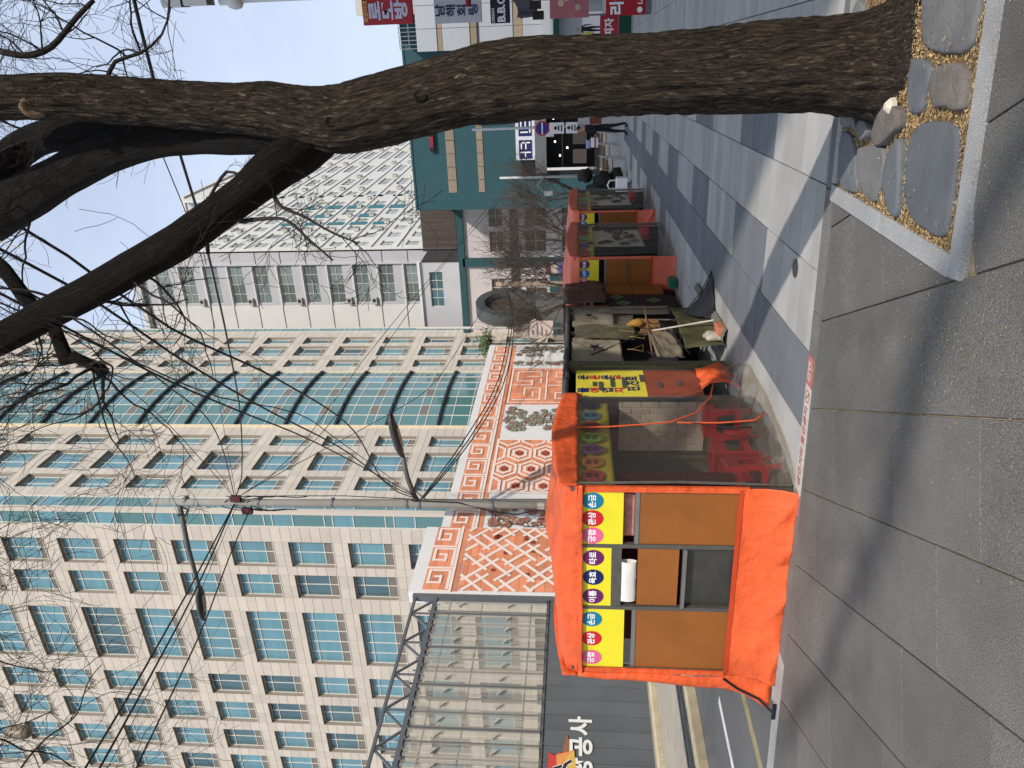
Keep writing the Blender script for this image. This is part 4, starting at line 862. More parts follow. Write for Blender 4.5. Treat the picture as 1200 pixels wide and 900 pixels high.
# --- far stalls
def far_stall(y0, ly, x0, label, seed, ends):
    o = fortune_stall(y0, ly, x0, [[('궁합', 'pink'), ('사주', 'blue'), ('타로', 'purple')], W3[1], W3[2]], label, m_or2, False, seed=seed)
    vinyl_side(o, y0, ly, x0, [(0.02, ly*.5), (ly*.49, ly-.02)], seed, .10, m_vin2)
    banner(o, y0+.05, y0+ly*.42, x0-.03, 1.40, 1.71, ['rose', 'violet']); banner(o, y0+ly*.45, y0+ly-.08, x0-.03, 1.40, 1.71, ['green', 'brick', 'navy'])
    p = sheet(lambda u, v: W(x0-.10+.015*nz(u*4, v*4, seed), y0+ly*.42+ly*.5*u, .42+.98*v), 20, 16, 'patterned_cloth', M('pale_patterned_cloth', C(226, 216, 196), .8, namt=.12, nscale=5), o, .002)
    rr = random.Random(int(seed)); b = MB()
    for k in range(18):
        cy_ = y0+ly*(.46+.42*rr.random()); cz_ = .55+.75*rr.random(); pts = [W(x0-.075, cy_+.13*math.cos(t*.7+k)*(1-t*.09), cz_+.11*math.sin(t*.7+k)*(1-t*.09)) for t in range(9)]
        b.tube(pts, .012, 4)
        b.lathe(pts[-1], [(.03, -.004), (.03, .004)], 8, ax='x')
    b.build('scroll_print', M('brown_scroll_print', C(82, 50, 40), .8), p, kind='stuff')
    MB(T=W).box(x0-1.2, x0-.5, y0+.3, y0+ly*.45, .02, .5).build('red_bundle', m_red, o)
    b = MB(T=W); b.lathe((x0-.13, y0+ly*.87, .22), [(.0, 0), (.12, .01), (.14, .1), (.12, .2), (.05, .22)], 12); b.build('red_bag', m_red, o, smooth=True)
    return o
far_stall(8.0, 3.1, 0, 'second orange fortune-telling booth, beyond the brown-topped cart, with a vinyl side', 21., 0)
far_stall(11.95, 3.2, .12, 'farthest orange fortune-telling booth at the far end of the row', 33., 0)
# ================================================================== CONSTRUCTION FENCE ACROSS THE ROAD
FX = -14.8
m_gp = M('grey_fence_panel', C(98, 102, 106), .55, var=.07, nscale=1.2, namt=.10, bump=.1, bscale=5, spec=.4, dirt=.06)
m_gst = M('grey_painted_steel', C(104, 108, 112), .5, metal=.2, namt=.1)
m_seamd = M('dark_seam', C(48, 50, 54), .8, namt=0)
fence = thing('hoarding_fence', (FX, 14, 0), 'grey construction hoarding with milky see-through upper sheets and white Hangul lettering across the road', 'fence')
ys = [16.85-.01]; y = 16.85
while y > 5.5: y -= .43; ys.append(y)
for a, b_ in zip(ys[1:], ys):
    b = MB(); b.box(FX-.03, FX, a+.008, b_-.008, .0, 2.5); b.box(FX, FX+.018, a+.02, a+.05, .0, 2.5); b.build('grey_panel', m_gp, fence)
MB().box(FX-.05, FX-.035, 5.5, 16.9, .0, 2.5).build('backing', m_seamd, fence)
MB().box(FX-.06, FX+.03, 5.5, 16.9, 2.5, 2.56).build('rail', m_gst, fence)
m_milk = film('milky_sheet', (.84, .83, .78, 1), .10, .58, .35, .2, 3)
yy = 16.75
for k in range(9):
    a = yy-.55 if k == 0 else yy-1.27
    b = MB(); 
    n_ = 8
    for i in range(n_):
        y0, y1 = a+(yy-a)*i/n_, a+(yy-a)*(i+1)/n_
        o0, o1 = .02*math.sin(i*2.1+k), .02*math.sin((i+1)*2.1+k)
        b.add([(FX+.05+o0, y0+.012, 2.56), (FX+.05+o1, y1-.0, 2.56), (FX+.05+o1*1.5, y1-.0, 5.62), (FX+.05+o0*1.5, y0+.012, 5.62)], [(0, 1, 2, 3)])
    b.build('milky_sheet', m_milk, fence, smooth=True)
    MB().box(FX+.03, FX+.09, yy-.012, yy+.012, 2.56, 5.62).build('sheet_joint', m_gst, fence)
    for q_ in range(3 if k else 1):
        yq = a+(yy-a)*(q_+.5)/(3 if k else 1)
        MB().tube([(FX-.12, yq, 2.5), (FX-.12, yq, 5.9)], .024, 6).build('upright', m_gst, fence)
        for zz in (3.55, 4.9):
            b = MB(); vs = [(FX+.10, yq+.085*math.cos(t)*(1 if math.sin(t) > 0 else .9)-.03*math.sin(t), zz+.10*math.sin(t)) for t in [i*math.pi/6-.8 for i in range(7)]]
            vs2 = [(x+.04, y_, z) for x, y_, z in vs]; b.add(vs+vs2, [(6, 5, 4, 3, 2, 1, 0), (7, 8, 9, 10, 11, 12, 13)]+[(i, i+1, i+8, i+7) for i in range(6)])
            b.build('vent_flap', M('clear_flap', C(176, 174, 162), .3, namt=.1), fence)
    yy = a
for zz in (3.0, 4.4, 5.3): MB().tube([(FX-.17, 5.5, zz), (FX-.17, 16.9, zz)], .02, 6).build('crossbar', m_gst, fence)
# triangular truss on top
z0, z1 = 5.72, 6.32
MB().box(FX-.06, FX+.04, 5.2, 16.95, z0-.05, z0+.06).build('truss_chord', m_gst, fence)
MB().box(FX-.05, FX+.03, 5.2, 16.95, z1-.03, z1+.04).build('truss_chord', m_gst, fence)
MB().box(FX-.55, FX-.48, 5.2, 16.95, z0-.0, z0+.07).build('truss_chord', m_gst, fence)
k = 0; y = 16.8
while y > 5.6:
    MB().bar((FX-.01, y, z0), (FX-.01, y-.55, z1), .05).build('truss_web', m_gst, fence); MB().bar((FX-.01, y-.55, z1), (FX-.01, y-1.1, z0), .05).build('truss_web', m_gst, fence)
    MB().bar((FX-.01, y-.55, z0), (FX-.01, y-.55, z1), .04).build('truss_web', m_gst, fence)
    MB().bar((FX-.50, y, z0), (FX-.02, y, z0), .04).build('truss_web', m_gst, fence)
    for q_ in (.28, .55, .82, 1.08): MB().box(FX-.4, FX+.10, y-q_-.02, y-q_+.02, z0-.10, z0-.05).build('purlin', m_gst, fence)
    y -= 1.1
MB().box(FX-.12, FX+.06, 16.86, 17.0, .0, 6.4).build('end_post', m_gst, fence)
# lettering and emblem on the hoarding
m_wl = M('white_vinyl_letter', C(232, 232, 228), .6, namt=.03)
FY = Vector((0, 1, 0)); FZ = Vector((0, 0, 1))
for ch, yc in (('사', 12.66), ('공', 12.1), ('광', 11.55), ('관', 11.0)): text(ch, .56, m_wl, fence, (FX+.022, yc, 1.60), FY, FZ, bold=.018, ext=.004)
emb = []
def fpoly(pts, m_, d, n='emblem_piece'):
    b = MB(); q = [(FX+.024+d, y_, z) for y_, z in pts]; b.add(q, [tuple(range(len(q)))]); b.build(n, m_, fence)
m_e1 = M('emblem_red', C(206, 70, 66), .6, namt=.12, nscale=3); m_e2 = M('emblem_orange', C(226, 150, 90), .6, namt=.15, nscale=3); m_e3 = M('emblem_gold', C(218, 182, 92), .6, namt=.1, nscale=3); m_e4 = M('emblem_brown', C(150, 106, 74), .6, namt=.15, nscale=4); m_ek = M('emblem_black', C(52, 50, 50), .6, namt=.1)
fpoly([(11.9, 2.05), (12.42, 1.96), (12.05, 1.80), (11.8, 1.86)], m_e4, .001); fpoly([(11.78, 2.26), (11.95, 2.1), (11.85, 2.0), (11.5, 2.2)], m_e1, .002)
fpoly([(11.3, 2.36), (11.92, 2.35), (11.82, 2.16), (11.3, 2.12)], m_e1, .003); fpoly([(11.3, 2.14), (11.86, 2.18), (12.0, 1.78), (11.3, 1.72)], m_e2, .004); fpoly([(11.3, 1.98), (11.8, 1.95), (11.98, 1.79), (11.3, 1.70)], m_e3, .005)
def fstroke(pts, r, m_, d):
    b = MB()
    for p, q in zip(pts, pts[1:]):
        v = Vector((0, q[0]-p[0], q[1]-p[1])).normalized(); nn = Vector((0, -v.z, v.y))*r
        b.add([tuple(Vector((FX+.03+d, p[0], p[1]))+nn), tuple(Vector((FX+.03+d, q[0], q[1]))+nn), tuple(Vector((FX+.03+d, q[0], q[1]))-nn), tuple(Vector((FX+.03+d, p[0], p[1]))-nn)], [(0, 1, 2, 3)])
    b.build('emblem_stroke', m_, fence)
for d, r, m_ in ((.0, .055, m_wl), (.002, .035, m_ek)):
    fstroke([(11.2, 2.28), (11.5, 2.24), (11.58, 2.05)], r, m_, d); fstroke([(11.35, 2.02), (11.62, 1.98), (11.72, 1.84)], r, m_, d)
# ================================================================== MURAL WALL
mural = thing('mural_wall', (FX, 26, 0), 'tall orange and white mural wall with meander border, lattice, flowers and hexagons', 'wall')
m_mw = M('mural_white', C(226, 226, 226), .75, namt=.05, nscale=2, dirt=.03)
m_mo = M('mural_orange', C(226, 146, 110), .75, var=.2, nscale=4, namt=.06)
m_mp = M('mural_pinkline', C(242, 226, 216), .75, namt=.04)
m_ml = M('mural_grout', C(120, 62, 44), .8, namt=.1)
MB().box(FX-.30, FX, 20.1, 35.6, 0, 6.12).build('board', m_mw, mural)
MB().box(FX-.30, FX+.10, 17.0, 20.1, 0, 6.55).build('board', m_mw, mural)
MB().box(FX-.28, FX+.02, 35.6, 35.7, 0, 6.1).build('edge', m_gst, mural)
def fr(y0, y1, za, zb, m_, d, nm='painted_band', x=None):
    X = FX+(x or 0)+.004*d; b = MB(); b.add([(X, y0, za), (X, y1, za), (X, y1, zb), (X, y0, zb)], [(0, 1, 2, 3)]); return b
rm = random.Random(5)
def tiles(y0, y1, za, zb, x, w_=.55, h_=.26):
    """orange slips of uneven tone laid in staggered courses"""
    b = MB(); z = za; r = 0
    while z < zb-.01:
        z2 = min(zb, z+h_*rm.uniform(.8, 1.2)); y = y0-(w_*.5 if r % 2 else 0)
        while y < y1-.01:
            y2 = y+w_*rm.uniform(.6, 1.4); a, c = max(y, y0), min(y2, y1)
            if c-a > .02: b.box(x, x+.006, a+.004, c-.004, z+.004, z2-.004)
            y = y2
        z = z2; r += 1
    return b
SK = [0]
def strokes(pl, wd, x, T, b=None):
    """flat painted lines from polylines in panel coordinates"""
    b = b or MB()
    for pts in pl:
        for p, q in zip(pts, pts[1:]):
            P, Q = Vector(T(*p)), Vector(T(*q)); d = (Q-P)
            if d.length < 1e-4: continue
            d.normalize(); nn = Vector((-d.y, d.x))*wd/2; e = d*wd/2
            c = [P-e+nn, Q+e+nn, Q+e-nn, P-e-nn]; SK[0] = (SK[0]+7) % 41; xx = x+SK[0]*.0005; b.add([(xx, v.x, v.y) for v in c], [(0, 1, 2, 3)])
    return b
def section(y0, y1, za, zb, x):
    tiles(y0, y1, za, zb, x).build('orange_slips', m_mo, mural, kind='stuff'); MB().box(x-.001, x+.001, y0, y1, za, zb).build('painted_ground', m_ml, mural)
def meander(y0, y1, za, zb, x, n):
    section(y0, y1, za-.22, zb, x); pl = []; u = (y1-y0)/n; h = zb-za
    for i in range(n):
        c = y0+i*u; T = lambda a, b_: (c+a*u, za+b_*h)
        pl.append([(a, b_) for a, b_ in (T(0, 0), T(0, 1.), )]); 
        pl.append([T(.12, .12), T(.88, .12), T(.88, .86), T(.34, .86), T(.34, .42), T(.62, .42), T(.62, .64)])
    pl.append([(y0, za), (y1, za)]); strokes(pl, .085, x+.012, lambda a, b_: (a, b_)).build('meander_line', m_mp, mural)
meander(20.1, 35.5, 4.98, 5.83, FX+.002, 14); meander(17.05, 20.1, 5.36, 6.16, FX+.102, 3)
def hexes(y0, y1, za, zb, x):
    section(y0, y1, za, zb, x); pl = []; fl = MB(); R1 = .56
    for i in range(-1, 5):
        for j in range(-1, 5):
            cy_ = y0+.45+i*1.12; cz_ = za+.35+j*.98+(.49 if i % 2 else 0)
            for sc_ in (1., .55):
                pts = []
                for k in range(7):
                    a = k*math.pi/3; p = (cy_+math.cos(a)*R1*sc_*1.0, cz_+math.sin(a)*R1*sc_*.84); pts.append((min(max(p[0], y0+.03), y1-.03), min(max(p[1], za+.03), zb-.03)))
                if sc_ == 1 or (y0+.3 < cy_ < y1-.3 and za+.2 < cz_ < zb-.2): pl.append(pts)
            if y0+.2 < cy_ < y1-.2 and za+.1 < cz_ < zb-.1:
                for k in range(6):
                    a = k*math.pi/3; fl.lathe((x+.016, cy_+.09*math.cos(a), cz_+.09*math.sin(a)), [(.05, 0), (.05, .003)], 8, ax='x')
    strokes(pl, .10, x+.012, lambda a, b_: (a, b_)).build('hexagon_line', m_mp, mural); fl.build('small_flower', M('mural_crimson', C(140, 44, 44), .75), mural, kind='stuff')
hexes(22.25, 26.0, .6, 4.80, FX+.002)
def maze(y0, y1, za, zb, x):
    section(y0, y1, za, zb, x); w_, h = y1-y0, zb-za; T = lambda a, b_: (y0+a*w_, za+b_*h)
    pl = [[(.04, .97), (.96, .97), (.96, .03), (.04, .03), (.04, .97)], [(.12, .92), (.12, .62), (.42, .62), (.42, .8), (.24, .8)], [(.5, .97), (.5, .72), (.62, .72), (.62, .9), (.88, .9), (.88, .62), (.74, .62), (.74, .78)],
          [(.12, .55), (.88, .55)], [(.5, .55), (.5, .3), (.3, .3), (.3, .44), (.14, .44), (.14, .2), (.4, .2)], [(.6, .44), (.6, .16), (.86, .16), (.86, .44), (.72, .44), (.72, .28)], [(.12, .1), (.5, .1), (.5, .03)], [(.56, .62), (.68, .62)], [(.2, .7), (.32, .7)]]
    strokes([[T(*p) for p in q] for q in pl], .075, x+.012, lambda a, b_: (a, b_)).build('maze_line', m_mp, mural)
maze(29.0, 32.75, 1.0, 4.80, FX+.002)
m_fl = [M('mural_sage', C(150, 152, 130), .8, namt=.2, nscale=9), M('mural_brownpink', C(176, 112, 100), .8, namt=.2, nscale=9), M('mural_sand', C(196, 172, 130), .8, namt=.2, nscale=9)]
m_out = M('mural_outline', C(92, 84, 78), .8)
def flowers(y0, y1, za, zb, x, seed, mi):
    b = fr(y0, y1, za, zb, m_mw, 1); b.build('white_field', m_mw, mural)
    r_ = random.Random(seed); w_, h = y1-y0, zb-za
    st_ = []; bl = [MB(), MB(), MB()]; ol = MB()
    for s_ in range(4):
        p = Vector((y0+w_*(.15+.23*s_), za)); a = math.pi/2; pts = [tuple(p)]
        for k in range(14):
            a += r_.uniform(-.5, .5)+(math.pi/2-a)*.2; p = p+Vector((math.cos(a), math.sin(a)))*h/14; p.x = min(max(p.x, y0+.1), y1-.1)
            if p.y > zb-.1: break
            pts.append(tuple(p))
            for sgn in (-1, 1):
                if r_.random() < .8:
                    q = p+Vector((sgn*r_.uniform(.15, .34), r_.uniform(-.05, .2)))
                    if y0+.1 < q.x < y1-.1 and q.y < zb-.12:
                        st_.append([tuple(p), tuple(q)]); R = r_.uniform(.07, .14); n_ = 6
                        for t in range(n_):
                            ta = t*2*math.pi/n_+k; c = (q.x+R*.8*math.cos(ta), q.y+R*.8*math.sin(ta)); SK[0] = (SK[0]+7) % 41; xo = x+.032+SK[0]*.0004; V = [(xo, c[0]+R*.6*math.cos(u*math.pi/4), c[1]+R*.55*math.sin(u*math.pi/4)) for u in range(8)]
                            bl[(mi+(1 if r_.random() < .25 else 0)) % 3].add(V, [tuple(range(8))])
                            V2 = [(xo-.0002, c[0]+(R*.6+.02)*math.cos(u*math.pi/4), c[1]+(R*.55+.02)*math.sin(u*math.pi/4)) for u in range(8)]; ol.add(V2, [tuple(range(8))])
        st_.append(pts)
    strokes(st_, .028, x+.007, lambda a, b_: (a, b_)).build('painted_stem', m_out, mural); ol.build('painted_outline', m_out, mural, kind='stuff')
    for i, b in enumerate(bl):
        if b.v: b.build('painted_petals', m_fl[i], mural, kind='stuff')
flowers(26.2, 28.8, .9, 4.78, FX+.004, 3, 0); flowers(32.95, 35.4, .9, 4.82, FX+.004, 9, 0); flowers(20.2, 21.5, .9, 4.72, FX+.004, 14, 1)
def lattice(y0, y1, za, zb, x):
    section(y0, y1, za, zb, x); pl = []
    def cl(p, q):     # clip a line to the panel
        t0, t1 = 0., 1.; d = (q[0]-p[0], q[1]-p[1])
        for a, b_ in ((-d[0], p[0]-y0-.02), (d[0], y1-.02-p[0]), (-d[1], p[1]-za-.02), (d[1], zb-.02-p[1])):
            if abs(a) < 1e-9:
                if b_ < 0: return
                continue
            t = b_/a
            if a < 0: t0 = max(t0, t)
            else: t1 = min(t1, t)
        if t0 < t1: pl.append([(p[0]+d[0]*t0, p[1]+d[1]*t0), (p[0]+d[0]*t1, p[1]+d[1]*t1)])
    r_ = random.Random(4); c0 = Vector(((y0+y1)/2, (za+zb)/2))
    for sgn in (1, -1):
        for k in range(-9, 10):
            dd = Vector((1, sgn*1.0)).normalized(); nn = Vector((-dd.y, dd.x)); o = c0+nn*k*.34
            for s_ in range(-4, 5):
                if (s_+k*2+(1 if sgn > 0 else 0)) % 3 == 0: continue
                a = o+dd*(s_*.68-.10); b_ = o+dd*(s_*.68+.56); cl(tuple(a), tuple(b_))
    strokes(pl, .10, x+.012, lambda a, b_: (a, b_)).build('lattice_line', m_mp, mural)
    b = MB()
    for _ in range(16): a, c = r_.uniform(y0+.1, y1-.4), r_.uniform(za+.1, zb-.3); b.box(x+.008, x+.010, a, a+r_.uniform(.12, .3), c, c+.14)
    b.build('dark_slips', M('mural_rust', C(140, 66, 44), .8, var=.25), mural, kind='stuff')
lattice(17.1, 20.08, 1.0, 5.12, FX+.102)
# fence post and pot plant at the far end of the mural
pl_ = thing('potted_shrub', (FX, 36.0, 0), 'small green shrub growing behind the far top corner of the mural wall', 'shrub')
MB().tube([(FX-.2, 36.2, 0), (FX-.2, 36.2, 6.1)], .05, 6).build('stem', m_twig, pl_)
b = MB(); rg_ = random.Random(8)
for _ in range(700):
    c = Vector((FX-.2+rg_.gauss(0, .28), 36.2+rg_.gauss(0, .38), 6.15+abs(rg_.gauss(0, .30)))); u = Vector((rg_.uniform(-1, 1), rg_.uniform(-1, 1), rg_.uniform(-1, 1))).normalized(); v = u.orthogonal().normalized()
    s_ = rg_.uniform(.05, .1); b.quad(tuple(c-u*s_), tuple(c-v*s_*.5), tuple(c+u*s_), tuple(c+v*s_*.5))
b.build('foliage', M('shrub_leaf', C(74, 88, 50), .6, var=.3), pl_, kind='stuff')
# ================================================================== BUILDINGS
m_tile = M('beige_stone_cladding', C(198, 188, 174), .8, var=.08, nscale=.8, namt=.06, bump=.15, bscale=60)
m_tj = M('cladding_joint', C(146, 136, 124), .9, namt=.1)
m_wf = M('white_window_frame', C(208, 204, 194), .6, namt=.05)
m_gl = M('teal_window_glass', C(98, 142, 154), .08, var=.10, nscale=.9, namt=.14, spec=.8, stretch=(.15, .15, 2.5))
m_gd = M('dark_window_glass', C(74, 104, 112), .08, var=.2, nscale=.6, namt=.2, spec=.8)
m_gg = M('green_window_glass', C(84, 124, 124), .1, var=.08, namt=.08, spec=.8)
m_lv = M('grey_louvre', C(120, 114, 106), .7, var=.06)
m_fin = M('dark_bronze_fin', C(44, 44, 44), .5, metal=.2)
class Facade:
    """u along the wall, z up, w outwards"""
    def __init__(s, O, U, Wd, parent): s.O = Vector(O); s.U = Vector(U); s.W = Vector(Wd); s.p = parent; s.cache = {}; s.np = 0
    def P(s, u, z, w): q = s.O+s.U*u+s.W*w; return (q.x, q.y, z)
    def mb(s):
        return MB(T=lambda u, z, w: s.P(u, z, w))
    def wall(s, u0, u1, zb, zt, cols, rows, depth=.45, mat=None, panel=(1.05, .66), tile=None, limit=0, name='wall'):
        b = s.mb(); u = u0; rects = []
        for (a, c, *_) in cols:
            if a > u: b.box(u, a, zb, zt, -depth, 0); rects.append((u, a, zb, zt))
            z = zb
            for (ra, rb) in rows:
                if ra > z: b.box(a, c, z, ra, -depth, 0); rects.append((a, c, z, ra))
                z = rb
            if z < zt: b.box(a, c, z, zt, -depth, 0); rects.append((a, c, z, zt))
            u = c
        if u < u1: b.box(u, u1, zb, zt, -depth, 0); rects.append((u, u1, zb, zt))
        wl = b.build(name, mat, s.p)
        if tile:
            cells = []
            zp = rows[1][0]-rows[0][0] if len(rows) > 1 else panel[1]*6; nzr = max(1, round(zp/panel[1])); hz = zp/nzr; z00 = rows[0][0] if rows else zb
            for (a, c, z0, z1) in rects:
                nu = max(1, round((c-a)/panel[0])); du = (c-a)/nu; zz = z00+math.floor((z0-z00)/hz+.001)*hz
                while zz < z1-.02:
                    lo, hi = max(zz, z0), min(zz+hz, z1)
                    if hi-lo > .05:
                        for i in range(nu): cells.append((a+i*du, a+(i+1)*du, lo, hi))
                    zz += hz
            st_ = s.mb(); k = 0
            for (a, c, z0, z1) in cells:
                cam_ok = True
                bb = st_ if (k >= limit or z0 < 6) else s.mb()
                bb.box(a+.012, c-.012, z0+.012, z1-.012, .0, .022)
                if bb is not st_: bb.build('cladding_panel', tile, wl); k += 1
            st_.build('cladding', tile, wl, kind='stuff')
        return wl
    def window(s, u0, u1, z0, z1, ncol, glass, parent=None, rec=.32, kind='grid'):
        """recessed window: frame, upper light, main light and louvre panel, shared between alike windows"""
        key = (round(u1-u0, 2), round(z1-z0, 2), ncol, kind); w_, h = u1-u0, z1-z0; base = s.P(0, 0, 0)
        if key not in s.cache:
            T = lambda u, z, w: tuple(s.U*u+s.W*w+Vector((0, 0, z)))
            f = MB(T=T); t = .045; d0, d1 = -rec-.03, -rec+.05
            f.box(0, w_, 0, t, d0, d1); f.box(0, w_, h-t, h, d0, d1); f.box(0, t, t, h-t, d0, d1); f.box(w_-t, w_, t, h-t, d0, d1)
            zs = [.23, .80] if kind == 'grid' else [.5]
            for q in zs: f.box(t, w_-t, h*q-t/2, h*q+t/2, d0+.005, d1-.003)
            for i in range(1, ncol): f.box(w_*i/ncol-t/2, w_*i/ncol+t/2, t, h-t, d0+.01, d1+.002)
            if kind == 'grid': f.box(-.02, w_+.02, -.05, -.002, -rec, .05)
            gm = MB(T=T); lm = MB(T=T)
            for i in range(ncol):
                a, c = w_*i/ncol+t/2, w_*(i+1)/ncol-t/2
                if kind == 'grid':
                    gm.box(a, c, h*.23+t/2, h*.80-t/2, -rec-.02, -rec); gm.box(a, c, h*.80+t/2, h-t, -rec-.02, -rec); lm.box(a, c, t, h*.23-t/2, -rec-.02, -rec+.015)
                else: gm.box(a, c, t, h-t, -rec-.02, -rec)
            s.cache[key] = (f.mesh('window', m_wf), gm, lm.mesh('louvre', m_lv) if kind == 'grid' else None, {})
        fm, gm, lm, gc = s.cache[key]
        if glass.name not in gc: gc[glass.name] = gm.mesh('pane', glass)
        p = s.P(u0, z0, 0); w = link('window', fm, parent or s.p, p); link('pane', gc[glass.name], w, p)
        if lm: link('louvre', lm, w, p)
        return w
office = thing('office_tower', (-30, 39.3, 0), 'beige stone-clad office tower with teal windows and a curved glass bay', 'building')
ZR = [(12.48-2.9+3.97*k, 12.48+3.97*k) for k in range(-2, 15)]
ZT = 72
rnw = random.Random(2)
FL = Facade((-27.7, 39.24, 0), (-1, 0, 0), (0, -1, 0), office)
cl_ = [(0, 1.2, 0), (2.37, 4.37, 2), (5.06, 6.99, 2), (8.26, 12.94, 5), (14.2, 16.14, 2), (16.97, 18.98, 2), (19.85, 21.87, 2), (22.59, 24.6, 2), (25.3, 27.3, 2), (28.2, 30.2, 2)]
FL.wall(1.2, 33, 0, ZT, cl_[1:], ZR, mat=m_tj, tile=m_tile, limit=150)
for a, c, n_ in cl_[1:]:
    for (z0, z1) in ZR[1:]:
        if z0 > 54: continue
        FL.window(a, c, z0, z1, n_, m_gl if rnw.random() < .88 else m_gd)
FR = Facade((-27.7, 39.24, 0), (0, 1, 0), (1, 0, 0), office)
cr_ = [(2.5, 4.16, 2), (4.91, 7.44, 2), (8.29, 9.84, 2), (11.12, 20.93, 0), (22.4, 24.0, 2), (24.97, 27.25, 2), (27.87, 29.57, 2)]
FR.wall(1.5, 11.12, 0, ZT, cr_[:3], ZR, mat=m_tj, tile=m_tile, limit=100)
FR.wall(20.93, 31.2, 0, ZT, cr_[4:], ZR, mat=m_tj, tile=m_tile, limit=50)
for a, c, n_ in cr_:
    if not n_: continue
    for (z0, z1) in ZR[1:]: FR.window(a, c, z0, z1, n_, m_gl if rnw.random() < .85 else m_gd)
# glass corner strip on both faces, and the strip at the far end
for F_, a, c, nm in ((FL, .06, 1.2, 1), (FR, .06, 1.5, 1), (FR, 31.2, 32.1, 1)):
    F_.mb().box(a+(.47 if a < 1 else 0), c, 0, ZT, -.5, -.22).build('strip_backing', m_lv, office)
    z = 0; i = 0
    while z < ZT-.5:
        h_ = (1.35, .55, 2.07)[i % 3]; b = F_.mb(); b.box(a+.03, c-.03, z+.03, z+h_-.03, -.12, -.06); b.build('strip_pane', (m_gl, m_lv, m_gg)[i % 3] if i % 3 != 1 else m_gg, office); 
        F_.mb().box(a, c, z-.03, z+.03, -.14, -.02).build('strip_mullion', m_wf, office); z += h_; i += 1
    for uu in (a, c): F_.mb().box(uu-.06, uu+.0, 0, ZT, -.2, .03).build('strip_mullion', m_wf, office)
MB().box(-27.9, -27.64, 39.17, 39.5, 0, ZT).build('corner_mullion', m_tile, office)
# curved glazed bay with dark ledges
NB = 7; u0b, u1b = 11.12, 20.93
def bw(u): t = (u-(u0b+u1b)/2)/((u1b-u0b)/2); return .1+.45*(1-t*t)
us = [u0b+(u1b-u0b)*i/NB for i in range(NB+1)]
for k in range(-2, 15):
    zb_ = 12.24+3.97*(k-1)
    for i in range(NB):
        a, c = us[i], us[i+1]; b = FR.mb()
        def seg(z0, z1, off, bb, e=.03):
            bb.add([(a+e, z0, bw(a)-off), (c-e, z0, bw(c)-off), (c-e, z1, bw(c)-off), (a+e, z1, bw(a)-off)], [(0, 1, 2, 3)])
        if k < 0 and i == 99: continue
        b1 = FR.mb(); seg(zb_+.1, zb_+1.0, 0, b1); b1.build('bay_glass', m_gg, office); b1 = FR.mb(); seg(zb_+1.75, zb_+3.9, 0, b1); b1.build('bay_glass', m_gg if rnw.random() < .8 else m_gl, office)
        b2 = FR.mb(); seg(zb_+1.06, zb_+1.7, -.01, b2); b2.build('bay_spandrel', m_lv if i in (1, 3, 5) else m_gg, office)
    b = FR.mb()
    for i in range(NB):
        a, c = us[i], us[i+1]
        b.add([(a, zb_-.09, bw(a)+.22), (c, zb_-.09, bw(c)+.22), (c, zb_+.09, bw(c)+.22), (a, zb_+.09, bw(a)+.22), (a, zb_-.09, bw(a)-.2), (c, zb_-.09, bw(c)-.2), (c, zb_+.09, bw(c)-.2), (a, zb_+.09, bw(a)-.2)],
              [(0, 1, 2, 3), (0, 1, 5, 4), (3, 2, 6, 7), (0, 3, 7, 4), (1, 2, 6, 5)])
    b.build('bay_ledge', m_fin, office)
    for z_ in (zb_+1.03, zb_+1.72, zb_+3.03):
        b = FR.mb(); vs = [(u, z_+q, bw(u)+.03+e) for u in us for q, e in ((-.03, 0), (.03, 0), (.03, -.06), (-.03, -.06))]
        b.add(vs, [(i*4+q, i*4+(q+1) % 4, i*4+4+(q+1) % 4, i*4+4+q) for i in range(NB) for q in range(4)]); b.build('bay_transom', m_wf, office)
for u in us: FR.mb().box(u-.03, u+.03, 0, ZT, bw(u)-.06, bw(u)+.05).build('bay_mullion', m_wf, office)
FR.mb().box(u0b, u1b, 0, ZT, -.6, -.1).build('bay_back', m_gd, office)
for u in (u0b-.03, u1b+.03): FR.mb().box(u-.05, u+.05, 0, ZT, -.2, .22).build('bay_jamb', M('cream_jamb', C(214, 200, 170), .8), office)
MB().box(-60, -28.25, 39.8, 71.3, 0, ZT-.2).build('core', m_tj, office)
# ---- grey-white apartment block
apt = thing('apartment_block', (-25, 90, 0), 'grey and white apartment block with many windows, air conditioners and some teal panels', 'building')
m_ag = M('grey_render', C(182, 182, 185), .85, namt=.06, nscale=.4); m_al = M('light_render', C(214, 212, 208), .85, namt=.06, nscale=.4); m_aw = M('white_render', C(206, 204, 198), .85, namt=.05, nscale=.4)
m_ac = M('air_conditioner', C(176, 174, 168), .6, var=.1); m_tp = M('teal_panel', C(44, 108, 118), .6, namt=.05)
m_pw = M('apartment_glass', C(122, 134, 134), .15, var=.4, namt=.15, spec=.7)
AX, AY, TA = -23.2, 85.0, 54.2
FA = Facade((AX, AY, 0), (-1, 0, 0), (0, -1, 0), apt)
fz = [31.0-.2+3.03*k for k in range(-4, 9)]
rowsA = [(z-1.65, z) for z in fz]
FA.wall(0, 6.85, 14, TA, [(1.95, 6.6, 4)], rowsA, mat=m_ag, depth=.4, name='grey_wall'); FA.mb().box(6.85, 10.6, 14, TA-.8, -.4, .0).build('light_wall', m_al, apt)
